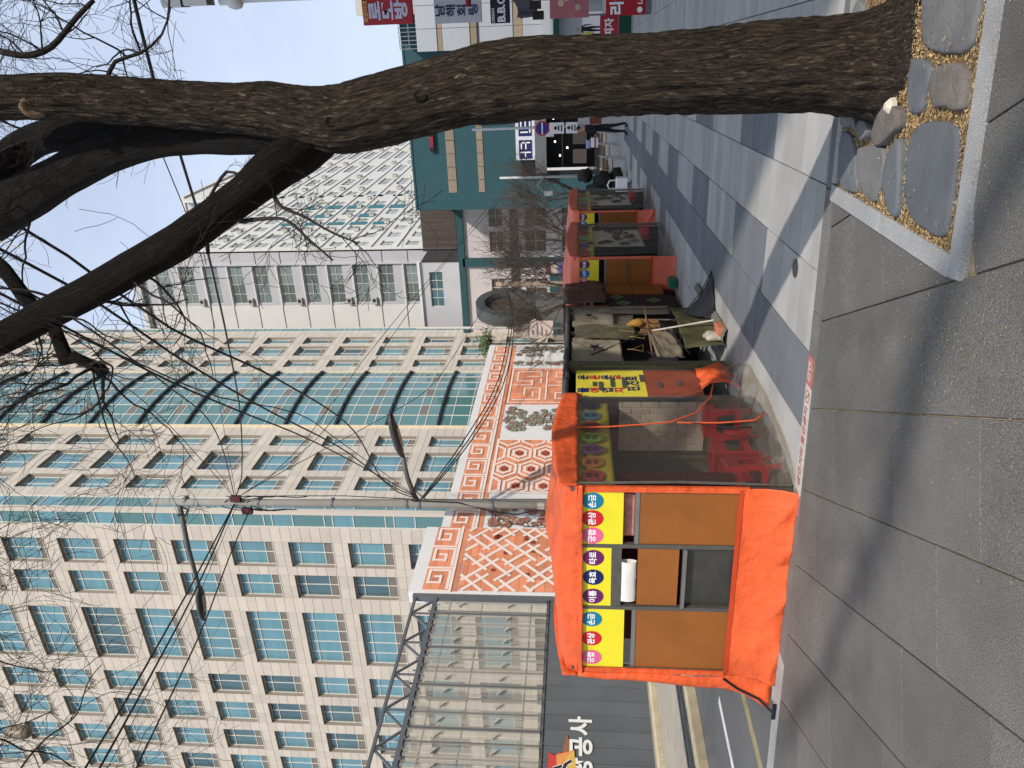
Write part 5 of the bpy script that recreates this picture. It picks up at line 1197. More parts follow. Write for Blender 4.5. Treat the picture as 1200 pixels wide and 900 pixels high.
def acunit(F, u, z, w=.0, big=1.):
    b = F.mb(); b.box(u, u+.8*big, z, z+.6*big, w+.02, w+.40); o = b.build('air_conditioner', m_ac, apt)
    q = Vector(F.P(u+.33*big, z+.3*big, w+.405)); b = MB(); ax_ = F.W
    n_ = 12; a1 = F.U; vs = [tuple(q+a1*.22*big*math.cos(t*2*math.pi/n_)+Vector((0, 0, .22*big*math.sin(t*2*math.pi/n_)))) for t in range(n_)]
    b.add(vs, [tuple(range(n_))]); b.build('fan_grille', m_seamd, o)
for i, (z0, z1) in enumerate(rowsA):
    if z0 < 17.5: continue
    FA.window(1.95, 6.6, z0, z1, 4, m_pw, kind='plain', rec=.12)
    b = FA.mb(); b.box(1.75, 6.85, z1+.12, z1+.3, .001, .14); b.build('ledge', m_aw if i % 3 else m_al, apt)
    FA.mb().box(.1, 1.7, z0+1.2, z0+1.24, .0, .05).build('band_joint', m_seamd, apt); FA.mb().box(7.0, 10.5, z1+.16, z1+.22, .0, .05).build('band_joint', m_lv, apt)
    if i in (3, 4, 6, 8, 10): acunit(FA, 5.9, z0-.75)
FA.mb().box(-.12, .14, 14, TA, .0, .16).build('downpipe', m_al, apt); FA.mb().box(1.72, 1.86, 14, TA, .0, .22).build('pilaster', m_ag, apt)
FW = Facade((AX, AY, 0), (0, 1, 0), (1, 0, 0), apt)
yc = [(1.2, 3.4), (5.0, 7.6), (8.8, 11.2), (12.6, 15.4), (17.2, 20.6), (22.6, 26.2), (28.8, 33.4), (38.2, 43.8), (50, 57), (64, 73), (80, 88)]
for (A0, A1, top, sel) in ((0.0, 30, TA, yc[:6]), (30, 90, 62.3, yc[6:])):
    FW.wall(A0, A1, 0, top, [(a, c, 2) for a, c in sel if c < A1], [(z-1.5, z) for z in [31.0-.2+3.03*k for k in range(-3, 8 if top < 60 else 10)]], mat=m_aw, depth=.35, name='white_wall')
ra = random.Random(6)
for k in range(-3, 10):
    z = 30.8+3.03*k
    FW.mb().box(0, 30 if z < TA-1 else 0.01, z+.75, z+.95, .0, .14).build('floor_band', m_al, apt)
    FW.mb().box(30, 90, z+.75, z+.95, .0, .14).build('floor_band', m_al, apt)
    for i, (a, c) in enumerate(yc):
        if z > TA and a < 29: continue
        FW.window(a, c, z-1.5, z, 2 if c-a < 5 else 3, m_pw, kind='plain', rec=.15)
        if ra.random() < .6: acunit(FW, c+.1, z-1.9, .05, 1. if i < 6 else 1.3)
        if i in (2, 3, 4) and k in (-1, 0, 1, 2, 3) and not (i == 3 and k % 2): FW.mb().box(c+.05, yc[i+1][0]-.1, z-1.9, z+.3, .02, .10).build('teal_panel', m_tp, apt)
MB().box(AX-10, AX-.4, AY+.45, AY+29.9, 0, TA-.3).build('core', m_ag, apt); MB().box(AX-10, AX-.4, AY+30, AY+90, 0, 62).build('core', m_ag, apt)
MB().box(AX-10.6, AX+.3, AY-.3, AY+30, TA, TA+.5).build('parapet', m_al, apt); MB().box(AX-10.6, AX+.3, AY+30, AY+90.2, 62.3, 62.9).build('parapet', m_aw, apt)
b = MB(); 
for i in range(14): b.prism([(AX-3+.6*i*.0, 92+i*.75), (AX+.2, 92+i*.75), (AX+.2, 92.68+i*.75), (AX-3, 92.68+i*.75)], TA+.5, TA+1.15+.05*(i % 2))
b.build('terracotta_tiles', M('terracotta', C(190, 120, 92), .85, var=.2), apt)
# ---- grey wing with a window grid, dark gap
wing = thing('grey_annex', (-26, 76, 0), 'low grey annex with a grid of dark windows at the foot of the apartment block', 'building')
FG = Facade((-22.5, 76, 0), (-1, 0, 0), (0, -1, 0), wing)
FG.wall(0, 8.5, 12.9, 18.0, [(.9, 4.7, 4)], [(15.7, 17.1)], mat=m_ag, name='grey_wall')
FG.window(.9, 2.8, 15.7, 17.1, 2, m_gd, kind='plain', rec=.2); FG.window(2.8, 4.7, 15.7, 17.1, 2, m_gd, kind='plain', rec=.2)
FG.mb().box(0, 8.5, 0, 12.9, -.4, -.05).build('lower_wall', m_dk, wing); MB().box(-31, -22.3, 76.42, 84.5, 0, 17.9).build('core', m_dk, wing); FG.mb().box(-.2, 8.6, 18.0, 18.25, -.4, .25).build('cornice', m_al, wing)
# ---- low shops between
low = thing('low_shop_building', (-21, 70, 0), 'low pale shop building with teal trims and ribbed dark timber panel behind bare shrubs', 'building')
FS = Facade((-14.9, 70, 0), (-1, 0, 0), (0, -1, 0), low)
m_pk = M('pale_pink_render', C(196, 188, 186), .85, namt=.08); m_tl = M('teal_trim', C(40, 78, 82), .7, namt=.1); m_bz = M('brown_glazing', C(92, 76, 66), .3, var=.3, namt=.2, spec=.6)
rS = [(1.2, 3.2), (4.6, 6.6), (8.6, 9.9)]
FS.wall(0, 13, 0, 12.3, [(.4, 2.4, 2), (2.8, 4.8, 2), (7.4, 9.2, 2), (9.6, 11.4, 2)], rS, mat=m_pk, depth=.3, name='pale_wall')
for a in (.4, 2.8, 7.4, 9.6):
    for z0, z1 in rS: FS.window(a, a+(2.0 if a < 6 else 1.8), z0, z1, 2, m_bz, kind='plain', rec=.18)
FS.mb().box(5.3, 6.1, 0, 12.5, .0, .3).build('teal_pilaster', m_tl, low); FS.mb().box(-.1, 13.1, 12.3, 12.9, -.3, .3).build('teal_fascia', m_tl, low)
FS.mb().box(0, 13, 7.2, 8.0, .0, .12).build('brown_band', m_bz, low)
b = FS.mb()
for i in range(26): b.box(.35-.9+i*.19, .35-.9+i*.19+.165, 12.95, 16.2, .05, .16+.02*(i % 2))
b.build('timber_slats', M('dark_timber', C(84, 74, 68), .85, var=.22, namt=.2), low, kind='stuff'); FS.mb().box(-.6, 4.6, 12.9, 16.25, -.2, .04).build('slat_backing', m_seamd, low)
FS.mb().box(6.5, 13, 3.6, 4.3, .3, 1.1).build('teal_awning', m_tl, low); MB().box(-28, -14.8, 70.35, 75, 0, 12.6).build('core', m_pk, low)
# ---- teal building
teal = thing('teal_building', (-8, 64, 0), 'flat teal-walled building with two strips of tan panels and a black-fronted restaurant below', 'building')
m_te = M('teal_render', C(44, 80, 87), .8, namt=.08, nscale=.5); m_tan = M('tan_panel', C(140, 126, 110), .8, var=.12)
FT = Facade((4.0, 64, 0), (-1, 0, 0), (0, -1, 0), teal)
b = FT.mb(); b.box(1.2, 18.3, 6.3, 15.15, -.3, 0); b.build('teal_wall', m_te, teal)
FT.mb().box(1.2, 18.3, 15.15, 15.3, -.35, .06).build('coping', m_te, teal)
for z0, z1, n_ in ((11.68, 12.38, 9), (9.35, 9.85, 9)):
    for i in range(n_): FT.mb().bevbox(16.9-(i+1)*1.05+.02, 16.9-i*1.05-.02, z0, z1, 0, .05, .015).build('tan_panel', m_tan, teal)
FT.mb().box(11.3, 13.5, 13.3, 13.65, .06, .28).build('sign_box', m_bk, teal)
text('HAKVO', .42, M('red_sign_letter', C(190, 40, 50), .5), teal, FT.P(12.4, 13.48, .29), (1, 0, 0), (0, 0, 1), bold=.01, ext=.01)
FT.mb().box(1.2, 15.6, 5.25, 6.28, .0, .25).build('dark_fascia', m_bk, teal)
FT.mb().box(1.2, 15.3, 4.2, 5.1, .05, .9).build('grey_canopy', m_gst, teal)
FT.mb().box(15.6, 18.3, 0, 6.28, -.3, -.02).build('side_wall', m_te, teal); FT.mb().box(1.2, 15.6, 0, 6.3, -3.5, -3.3).build('back_wall', m_bk, teal)
for a in (1.2, 4.6, 8.1, 11.6, 15.3): FT.mb().box(a, a+.25, 0, 5.2, -.3, -.02).build('black_pier', m_bk, teal)
for a in (1.45, 4.85, 8.35, 11.85):
    FT.mb().box(a, a+3.2, 0, .35, -.25, -.05).build('black_plinth', m_bk, teal); FT.mb().box(a, a+3.2, 2.9, 2.98, -.2, -.1).build('black_transom', m_fin, teal)
    for i in range(2): FT.mb().box(a+.3+i*1.5, a+1.4+i*1.5, 1.0, 2.1, -.22, -.15).build('menu_board', M('dim_menu', C(70, 62, 58), .6, var=.4), teal)
m_lamp = bpy.data.materials.new('small_lamp'); m_lamp.use_nodes = True; m_lamp.node_tree.nodes['Principled BSDF'].inputs['Emission Color'].default_value = (1, .9, .75, 1); m_lamp.node_tree.nodes['Principled BSDF'].inputs['Emission Strength'].default_value = 4
for u, z in ((9.4, 3.4), (10.4, 3.2), (11.3, 3.6), (12.2, 3.3), (13.1, 3.5), (14.2, 3.1), (10.9, 2.6), (13.6, 2.5), (8.6, 3.3)):
    FT.mb().box(u, u+.12, z, z+.12, -1.2, -1.08).build('pendant_lamp', m_lamp, teal)
sg = thing('restaurant_sign', FT.P(12.4, 5.2, .35), 'white sign with two navy square characters above the black restaurant front', 'sign')
FT.mb().box(10.9, 14.3, 5.05, 6.65, .27, .45).build('sign_board', M('white_sign', C(206, 208, 214), .5), sg)
for u, kind_ in ((11.0, 0), (12.75, 1)):
    FT.mb().box(u, u+1.45, 5.35, 6.4, .451, .47).build('navy_block', m_nv, sg)
    b = FT.mb()
    for (a, c, z0, z1) in (((.15, .25, .15, .9), (.15, .7, .8, .9), (.15, .7, .45, .55), (.9, 1.0, .1, .95), (1.0, 1.35, .5, .58)) if kind_ else ((.2, .3, .1, .9), (.2, .9, .8, .9), (.2, 1.2, .1, .2), (.8, .9, .45, .85), (.3, .85, .45, .55), (1.1, 1.2, .3, .9))):
        b.box(u+a, u+c, 5.35+z0, 5.35+z1, .471, .48)
    b.build('white_stroke', m_wh, sg)
MB().box(-14.2, 2.7, 64.35, 80, 6.0, 15.1).build('core', m_te, teal)
# ---- silver building on the right
sil = thing('silver_building', (3, 60, 0), 'silver-panelled building with tan window bands behind the trunk, to the right of the teal one', 'building')
FV = Facade((-1.92, 60, 0), (1, 0, 0), (0, -1, 0), sil)
m_sv = M('silver_panel', C(176, 180, 184), .45, metal=.2, var=.06, namt=.05); m_tb = M('tan_glazing_band', C(146, 130, 110), .4, var=.1, namt=.1)
zb_ = [(3.2, 5.6, 0), (5.6, 6.3, 1), (6.3, 8.9, 0), (8.9, 9.4, 1), (9.4, 11.4, 0), (11.4, 11.8, 1), (11.8, 13.3, 0)]
for z0, z1, t in zb_:
    for i in range(6):
        FV.mb().bevbox(i*1.5+.01, i*1.5+1.49, z0+.01, z1-.01, -.3 if t else -.3, -.06 if t else .0, .02).build('tan_glazing' if t else 'silver_cladding', m_tb if t else m_sv, sil)
FV.mb().box(0, 9, 8.82, 8.9, -.2, .1).build('dark_reveal', m_seamd, sil); MB().box(-1.9, 8, 60.3, 75, 0, 13.2).build('core', m_sv, sil)
MB().box(.6, 8, 60.0, 70, 13.3, 17.5).build('white_stair_tower', M('white_block', C(190, 188, 180), .8, namt=.06), sil)
b = MB()
for i in range(9): b.tube([(-1.7+i*.28, 60.2, 13.3), (-1.7+i*.28, 60.2, 14.6)], .025, 5)
for z in (13.9, 14.6): b.tube([(-1.7, 60.2, z), (.6, 60.2, z)], .03, 5)
b.build('roof_railing', m_alu, sil)
FV.mb().box(0, 9, 0, 3.2, -1.2, -1.1).build('shop_interior', m_bk, sil)
for a in (0, 3, 6, 8.8): FV.mb().box(a, a+.2, 0, 3.2, -.3, -.02).build('shop_pier', m_gst, sil)
FV.mb().box(.2, 2.2, .0, 1.4, -.4, -.15).build('white_counter', m_wh, sil)
MB(T=lambda u, z, w: FV.P(u, z, w)).prism([(-.2, 3.3), (2.8, 3.3), (2.8, 4.6), (-.2, 3.9)], .02, .9).build('slanted_awning', m_sv, sil)
FV.mb().box(.4, 3.2, 3.0, 3.4, .9, 1.3).build('green_awning_edge', M('dark_green', C(24, 70, 54), .7), sil)
# ---- shops along the right side, whose shade falls on the street
shp = thing('shop_building', (6.5, 36, 0), 'grey shop building along the right side of the street', 'building')
FH = Facade((1.6, 22, 0), (0, 1, 0), (1, 0, 0), shp)
m_sb = M('grey_shop_render', C(150, 148, 144), .85, namt=.08)
MB().box(1.75, 12, 22, 50, 0, 14).build('core', m_sb, shp)
FH2 = Facade((1.75, 22, 0), (0, 1, 0), (-1, 0, 0), shp)
for z in (3.6, 6.8, 10.0):
    for i in range(9): FH2.window(1+i*3, 3+i*3, z+.8, z+2.3, 2, m_gd, kind='plain', rec=-.06)
off = thing('corner_block', (12, 10, 0), 'tall pale office block on the right side of the street beside the viewpoint', 'building')
MB().box(8.2, 22, -2.7, 20, 0, 20).build('core', m_sb, off)
FO = Facade((8.2, -2.7, 0), (0, 1, 0), (-1, 0, 0), off)
for z in (1, 4.2, 7.4, 10.6, 13.8, 17.0):
    for i in range(7): FO.window(.8+i*3.1, 2.8+i*3.1, z, z+1.8, 2, m_gd, kind='plain', rec=-.06)
# ================================================================== POLES, LAMPS, WIRES
m_cp = M('concrete_pole_grey', C(134, 132, 126), .85, namt=.10, nscale=3, bump=.3, bscale=40, dirt=.1)
m_blk = M('black_cable', C(24, 24, 26), .6, namt=0)
PX, PY = -13.62, 19.95
pole = thing('utility_pole', (PX, PY, 0), 'tall grey concrete utility pole carrying lamp arms and bundled cables before the mural', 'utility pole')
MB().tube([(PX, PY, -.1), (PX-.02, PY-.05, 5), (PX-.04, PY-.1, 10), (PX-.05, PY-.15, 15.4)], [.175, .155, .13, .105], 18).build('pole', m_cp, pole, smooth=True)
for z in (14.25, 7.0, 6.6, 4.3, 11.8, 9.4): MB().lathe((PX-.03, PY-.08, z), [(.15, 0), (.165, .02), (.165, .08), (.15, .1)], 16).build('band', m_gst, pole)
MB().box(PX-.10, PX+.14, PY-.19, PY-.17, 2.55, 2.95).build('number_plate', M('plate_grey', C(170, 168, 158), .6, namt=.1), pole)
text('2002', .13, m_bk, pole, (PX+.02, PY-.192, 2.68), (1, 0, 0), (0, 0, 1), bold=.003, ext=.002); 
def lamp(base, tip, head_dir, label):
    o = thing('street_lamp', base, label, 'street lamp', 'street lamps on the utility pole')
    b_, t_ = Vector(base), Vector(tip); mid = (b_+t_)/2+Vector((0, 0, .06))
    MB().tube([tuple(b_), tuple(mid), tuple(t_)], [.085, .075, .06], 10).build('arm', M('lamp_arm', C(96, 94, 92), .6, metal=.3), o, smooth=True)
    MB().tube([tuple(b_+Vector((0, 0, -.35))), tuple(b_+(t_-b_)*.25+Vector((0, 0, -.02)))], .02, 6).build('brace', m_gst, o)
    d = Vector(head_dir).normalized(); s_ = d.cross(UZ).normalized(); n_ = s_.cross(d); vs = []; prof = [(0, .07, .07), (.12, .17, .12), (.4, .26, .16), (.9, .28, .17), (1.3, .19, .13), (1.5, .07, .06)]
    for l, w_, h_ in prof:
        for a in range(12):
            t = a*math.pi/6; vs.append(tuple(t_+d*(l-.05)+s_*w_*math.cos(t)+n_*(h_*math.sin(t) if math.sin(t) > 0 else h_*.4*math.sin(t))))
    b = MB(); b.add(vs, [(i*12+j, i*12+(j+1) % 12, (i+1)*12+(j+1) % 12, (i+1)*12+j) for i in range(5) for j in range(12)]+[tuple(range(11, -1, -1)), tuple(range(60, 72))])
    b.build('lamp_head', M('lamp_grey', C(64, 64, 66), .5, metal=.2), o, smooth=True)
    g_ = t_+d*.6-n_*.078; b = MB(); b.add([tuple(g_+d*x+s_*y+n_*z) for x, y in ((-.32, -.1), (.38, -.1), (.38, .1), (-.32, .1)) for z in (0, -.02)], [(0, 2, 4, 6), (1, 3, 5, 7), (0, 2, 3, 1), (2, 4, 5, 3), (4, 6, 7, 5), (6, 0, 1, 7)])
    b.build('lens', M('lamp_lens', C(150, 134, 110), .3, namt=.1), o)
lamp((PX+.1, PY-.1, 6.75), (-11.95, 20, 7.06), (1, 0, .16), 'lower street lamp, reaching right from the utility pole over the mural')
lamp((PX-.15, PY-.1, 14.55), (-17.35, 20, 14.72), (-1, 0, .10), 'upper street lamp, on the long arm left of the utility pole top')
MB().tube([(PX-.2, PY-.15, 14.5), (PX-.3, PY-.2, 14.25), (PX-.55, PY-.2, 14.4), (PX-.5, PY-.2, 14.62)], .03, 6).build('cable_loop', m_blk, pole)
# splice boxes and loops
for z, dy_, m_ in ((12.6, .22, 1), (12.3, -.24, 1)):
    b = MB(); b.bevbox(PX-.04+dy_-.1, PX-.04+dy_+.1, PY-.3, PY-.18, z-.22, z+.12, .02); b.build('splice_box', M('maroon_splice_box', C(84, 36, 44), .6), pole)
for k in range(7):
    z = 13.2-k*.18; sx = .3 if k % 2 else -.26; ln_ = 1.5+.3*(k % 3)
    MB().tube([(PX-.05, PY-.2, z), (PX+sx*.6, PY-.25, z-.25), (PX+sx, PY-.25, z-ln_*.5), (PX+sx*.8, PY-.22, z-ln_*.85), (PX+sx*.9, PY-.2, z-ln_)], .016, 5).build('cable_tail', m_blk, pole)
MB().tube([(PX+.16, PY-.1, 12.9), (PX+.23, PY-.12, 11), (PX+.26, PY-.12, 9), (PX+.16, PY-.1, 6.9)], .014, 5).build('down_cable', m_blk, pole)
MB().tube([(PX+.14, PY-.15, 6.9), (PX+.1, PY-.18, 5.4), (PX-.18, PY-.2, 4.4), (PX-.3, PY-.2, 3.6), (PX-.1, PY-.2, 2.9)], .022, 5).build('down_cable', m_blk, pole)
WL = {'a': ('thick upper cable of the bundle running from the lower lamp joint up through the tree', .016), 'b': ('second cable below the thick upper one, running up through the tree', .016), 'c': ('lowest of the parallel cables running from the lower lamp joint up through the tree', .015),
      'd': ('sagging cable from the pole top splice up to the left through the twigs', .014), 'e': ('thin cable from the pole top splice to the upper left frame corner', .010), 'f': ('cable climbing from the pole top splice steeply past the apartment block', .017),
      'g': ('thin cable from the pole top splice down across the glass bay', .012), 'h': ('second thin cable slanting across the glass bay beside another', .012), 'i': ('looping cable from the pole top splice towards the low shops', .012),
      'j': ('thick cable leaving the pole top down to the left, nearest the upper lamp', .024), 'k': ('thick cable just below the one nearest the upper lamp, leaving down left', .024), 'l': ('thin cable running close beside the two thick ones leaving down left', .008),
      'm': ('lone cable leaving the pole down left in front of the upper lamp head', .02), 'n1': ('top cable of the three drooping from lower lamp to the far pole', .020), 'n2': ('middle cable of the three drooping from lower lamp to the far pole', .020),
      'n3': ('bottom cable of the three drooping from lower lamp to the far pole', .020), 'o': ('thin curling cable rising from the pole top to the overhanging limbs', .007), 'p': ('thin cable from the lower lamp joint across the glass bay into the tree', .009)}
for k_, pts in WIRES.items():
    S = spline([p+(WL[k_][1],) for p in pts], .6)
    tag(MB().tube([tuple(p) for p, r in S], [r for p, r in S], 5).build('overhead_cable', m_blk, smooth=True), WL[k_][0], 'cable', 'overhead cables at the utility pole')
# thin background pole with the other end of the drooping cables
p2 = thing('short_pole', (-12.6, 38.6, 0), 'brownish concrete pole behind the stalls where three drooping cables end', 'pole')
MB().tube([(-12.6, 38.6, 0), (-12.6, 38.6, 6.0)], [.17, .12], 12).build('pole', M('brown_concrete', C(150, 132, 116), .85, namt=.15), p2, smooth=True)
MB().box(-12.85, -12.35, 38.5, 38.56, 5.6, 5.7).build('crossarm', m_gst, p2)
for z in (.8, 1.4, 2.4): MB().tube([(-12.4, 38.5, 5.6), (-11.6+z*.2, 38.4, 4.9-z*.3), (-11.8, 38.4, 3.9-z*.3)], .014, 5).build('slack_cable', m_blk, p2)
tag(MB().tube([(-14.45, 37, 0), (-14.4, 37, 10.1)], .07, 10).build('white_post', M('white_post', C(196, 190, 180), .6, namt=.05)), 'slim white post standing at the far end of the mural wall', 'post')
# pale lamp/camera mast at the right edge
ms = thing('white_mast', (.36, 12, 0), 'white steel mast with a ball joint and box on top at the upper right edge', 'mast')
m_wm = M('white_enamel', C(206, 206, 204), .4, namt=.05, dirt=.06)
MB().lathe((.40, 12, 0), [(.10, 0), (.10, .2), (.055, .25), (.05, 6.5)], 14).build('mast', m_wm, ms, smooth=True)
MB().lathe((.39, 12, 6.5), [(.05, 0), (.11, .04), (.125, .12), (.1, .2), (.06, .24), (.06, .34)], 16).build('ball_joint', m_wm, ms, smooth=True)
b = MB(); b.bevbox(.34, .62, 11.86, 12.14, 6.98, 7.35, .03); b.bevbox(.33, .64, 11.85, 12.15, 7.36, 7.66, .03); b.build('camera_box', m_wm, ms)
# floating strain insulator on a guy wire at the lower left
ins = thing('guy_insulator', (-31.1, 25, 29.2), 'beige barrel insulator on a thin guy wire high before the tower', 'insulator')
MB().lathe((-31.1, 25, 28.75), [(.1, 0), (.3, .12), (.34, .4), (.34, .9), (.3, 1.2), (.1, 1.32)], 14).build('barrel', M('insulator_beige', C(120, 108, 90), .4), ins, smooth=True)
MB().tube([(-31.1, 25, 30.1), (-31.0, 25, 32), (-30.6, 25, 36)], .02, 5).build('guy_wire', m_blk, ins); MB().tube([(-31.1, 25, 28.8), (-31.1, 25, 27.9), (-31.3, 25, 27.1)], .03, 5).build('shackle', m_gst, ins)
# ================================================================== BARE SHRUB TREES BEHIND THE STALLS
m_bush = M('brown_twig', C(78, 68, 62), .9, namt=.25, nscale=3)
proto = None; labs = ['bare bushy tree rising behind the second and third orange booths, nearest of the three', 'bare bushy tree in the middle of the three before the teal and pale buildings', 'farthest bare bushy tree, beside the black restaurant front']
spots = [(-8.2, 24.5, 0, .86), (-8.6, 31.5, 1.9, 1.0), (-8.0, 38.5, 3.7, 1.05)]
def bush_tree():
    o = thing('bare_shrub_tree', (0, 0, 0), labs[0], 'tree', 'bare trees behind the stall row')
    MB().tube([(0, 0, -.1), (.03, .02, .7), (0, 0, 1.5)], [.16, .13, .11], 10).build('trunk', m_bush, o, smooth=True)
    B = {6: MB(), 4: MB(), 3: MB()}
    def g2(p, d, ln, r, gen):
        pts = [p]; k = 5; rr = [r]; dd = d.normalized()
        for i in range(k): dd = (dd+rv()*.17+UZ*.05).normalized(); p = p+dd*ln/k; pts.append(p); rr.append(max(.0055, r*(1-.62*(i+1)/k)))
        q = 6 if r > .05 else (4 if r > .02 else 3); B[q].tube([tuple(x) for x in pts], rr, q, cap=False)
        if gen <= 0: return
        for _ in range(rt.randint(3, 5) if gen > 1 else rt.randint(2, 4)):
            i = rt.randint(2, k); ax = (pts[i]-pts[i-1]).normalized(); sd_ = rv(); sd_ = (sd_-ax*sd_.dot(ax)).normalized(); g2(pts[i], ax+sd_*rt.uniform(.4, .9), ln*rt.uniform(.55, .75), rr[i]*.65, gen-1)
    for k in range(6):
        a = k*1.05; g2(Vector((0, 0, 1.1+.1*k)), Vector((math.cos(a)*.75, math.sin(a)*.75, 1)), 2.1, .07, 4)
    for q, b in B.items():
        if b.v: b.build({6: 'main_branches', 4: 'branches', 3: 'fine_twigs'}[q], m_bush, o, kind='stuff')
    return o
proto = bush_tree()
kids = list(proto.children)
for i, (x, y, a, s_) in enumerate(spots):
    if i == 0: o = proto
    else:
        o = proto.copy(); COL.objects.link(o); o['label'] = labs[i]
        for ch in kids: c = ch.copy(); COL.objects.link(c); c.parent = o
    o.location = (x, y, 0); o.rotation_euler = (0, 0, a); o.scale = (s_, s_, s_)
# ================================================================== RING SCULPTURE, SMALL SIGNS
rg = thing('ring_sculpture', (-12.95, 36, 0), 'big grey stone ring standing upright beyond the clothes stall', 'sculpture')
ax = Vector((.96, -.10, .0)).normalized(); e1 = Vector((.10, .96, 0)).normalized(); ct = Vector((-12.92, 36, 5.2)); b = MB(); vs = []; n = 48
sec = [(1.55, -.32), (1.55, .32), (1.12, .30), (1.02, .14), (1.02, -.14), (1.12, -.30)]
for i in range(n):
    t = 2*math.pi*i/n
    for r, h in sec: vs.append(tuple(ct+(e1*math.cos(t)+UZ*math.sin(t))*r+ax*h))
b.add(vs, [(i*6+j, i*6+(j+1) % 6, ((i+1) % n)*6+(j+1) % 6, ((i+1) % n)*6+j) for i in range(n) for j in range(6)])
b.build('ring', M('ring_stone', C(70, 74, 73), .7, namt=.15, nscale=2), rg)
b = MB(); vs = [tuple(ct+(e1*math.cos(2*math.pi*i/24)+UZ*math.sin(2*math.pi*i/24))*1.0) for i in range(24)]; b.add(vs, [tuple(range(24))]); b.build('inner_disc', M('bronze_relief', C(84, 74, 62), .6, namt=.6, nscale=2.5), rg)
MB().box(-13.5, -12.4, 35.4, 36.6, 0, 3.75).build('plinth', M('plinth_stone', C(96, 98, 96), .8, namt=.1), rg)
bd = thing('notice_board', (-13.8, 35.0, 0), 'pinkish white notice board with faint print beside the far end of the mural', 'sign')
MB().box(-14.2, -13.3, 35.0, 35.06, 2.9, 4.4).build('board', M('pinkish_board', C(196, 180, 172), .7, namt=.08), bd)
for i in range(5): MB().box(-14.05, -13.95+.5*((i*7) % 3)/3+.2, 34.985, 34.999, 3.2+i*.22, 3.27+i*.22).build('print_line', m_lv, bd)
for x in (-14.1, -13.4): MB().box(x, x+.06, 35.07, 35.12, 0, 4.3).build('leg', m_gst, bd)
sg3 = thing('small_sign', (-10.9, 36, 0), 'small three-part sign in maroon, cream and violet behind the second orange booth', 'sign')
for x0_, z0_, z1_, m_ in ((-11.25, 3.0, 3.25, M('maroon_sign', C(96, 40, 60), .6)), (-11.25, 2.7, 2.98, M('cream_sign', C(196, 190, 170), .6)), (-11.25, 2.4, 2.68, M('violet_sign', C(120, 110, 190), .6))): MB().box(x0_, x0_+.55, 36, 36.08, z0_, z1_).build('sign_panel', m_, sg3)
MB().tube([(-11.0, 36.1, 0), (-11.0, 36.1, 3.2)], .04, 8).build('post', m_gst, sg3)
m_wp = M('white_painted_pole', C(190, 192, 190), .5, namt=.08)
np_ = thing('no_stopping_sign', (-4.18, 34, 0), 'white pole with a round blue and red no-stopping sign and two small plates', 'road sign')
MB().tube([(-4.16, 34, 0), (-4.2, 34, 6.2)], .055, 10).build('pole', m_wp, np_, smooth=True)
MB().lathe((-4.22, 33.93, 3.2), [(.30, 0), (.30, .02)], 28, ax='y').build('red_ring', M('sign_red', C(180, 30, 40), .5), np_)
MB().lathe((-4.22, 33.915, 3.2), [(.235, 0), (.235, .015)], 28, ax='y').build('blue_disc', M('sign_blue', C(24, 44, 150), .5), np_)
b = MB(); b.box(-4.46, -3.98, 33.90, 33.912, 3.17, 3.23); b.build('white_bar', m_wh, np_)
for z, h_ in ((2.28, .62), (1.72, .48)):
    pl2 = MB().box(-4.45, -4.0, 33.92, 33.94, z, z+h_).build('plate', m_wh, np_)
    b = MB(); b.box(-4.36, -4.1, 33.912, 33.919, z+.08, z+.13); b.box(-4.32, -4.12, 33.912, 33.919, z+.2, z+.26); b.lathe((-4.22, 33.915, z+.36), [(.07, -.003), (.07, .003)], 10, ax='y'); b.build('black_print', m_bk, pl2, kind='stuff')
for (x, y, z, lab) in ((-6.25, 34, 5.1, 'slim pale pole with a small lamp bracket in front of the black restaurant'), (-3.9, 35, 5.0, 'slim white pole just left of the big trunk before the restaurant')):
    o = thing('slim_pole', (x, y, 0), lab, 'pole'); MB().tube([(x, y, 0), (x, y, z)], .05, 8).build('pole', m_wp, o, smooth=True)
    MB().tube([(x, y, z*.62), (x-.35, y, z*.68), (x-.7, y, z*.62)], .02, 6).build('bracket', m_wp, o); MB().box(x-.8, x-.62, y-.08, y+.08, z*.55, z*.62).build('small_box', m_wh, o)
cb = thing('cabinet', (-4.7, 40, 0), 'white box cabinet with a reddish brown door beside the restaurant front', 'cabinet')
MB().box(-4.95, -4.35, 40, 40.5, 0, 1.7).build('body', m_wp, cb); MB().box(-4.88, -4.5, 39.97, 39.999, .55, 1.12).build('door', M('red_brown_door', C(120, 60, 52), .6), cb)
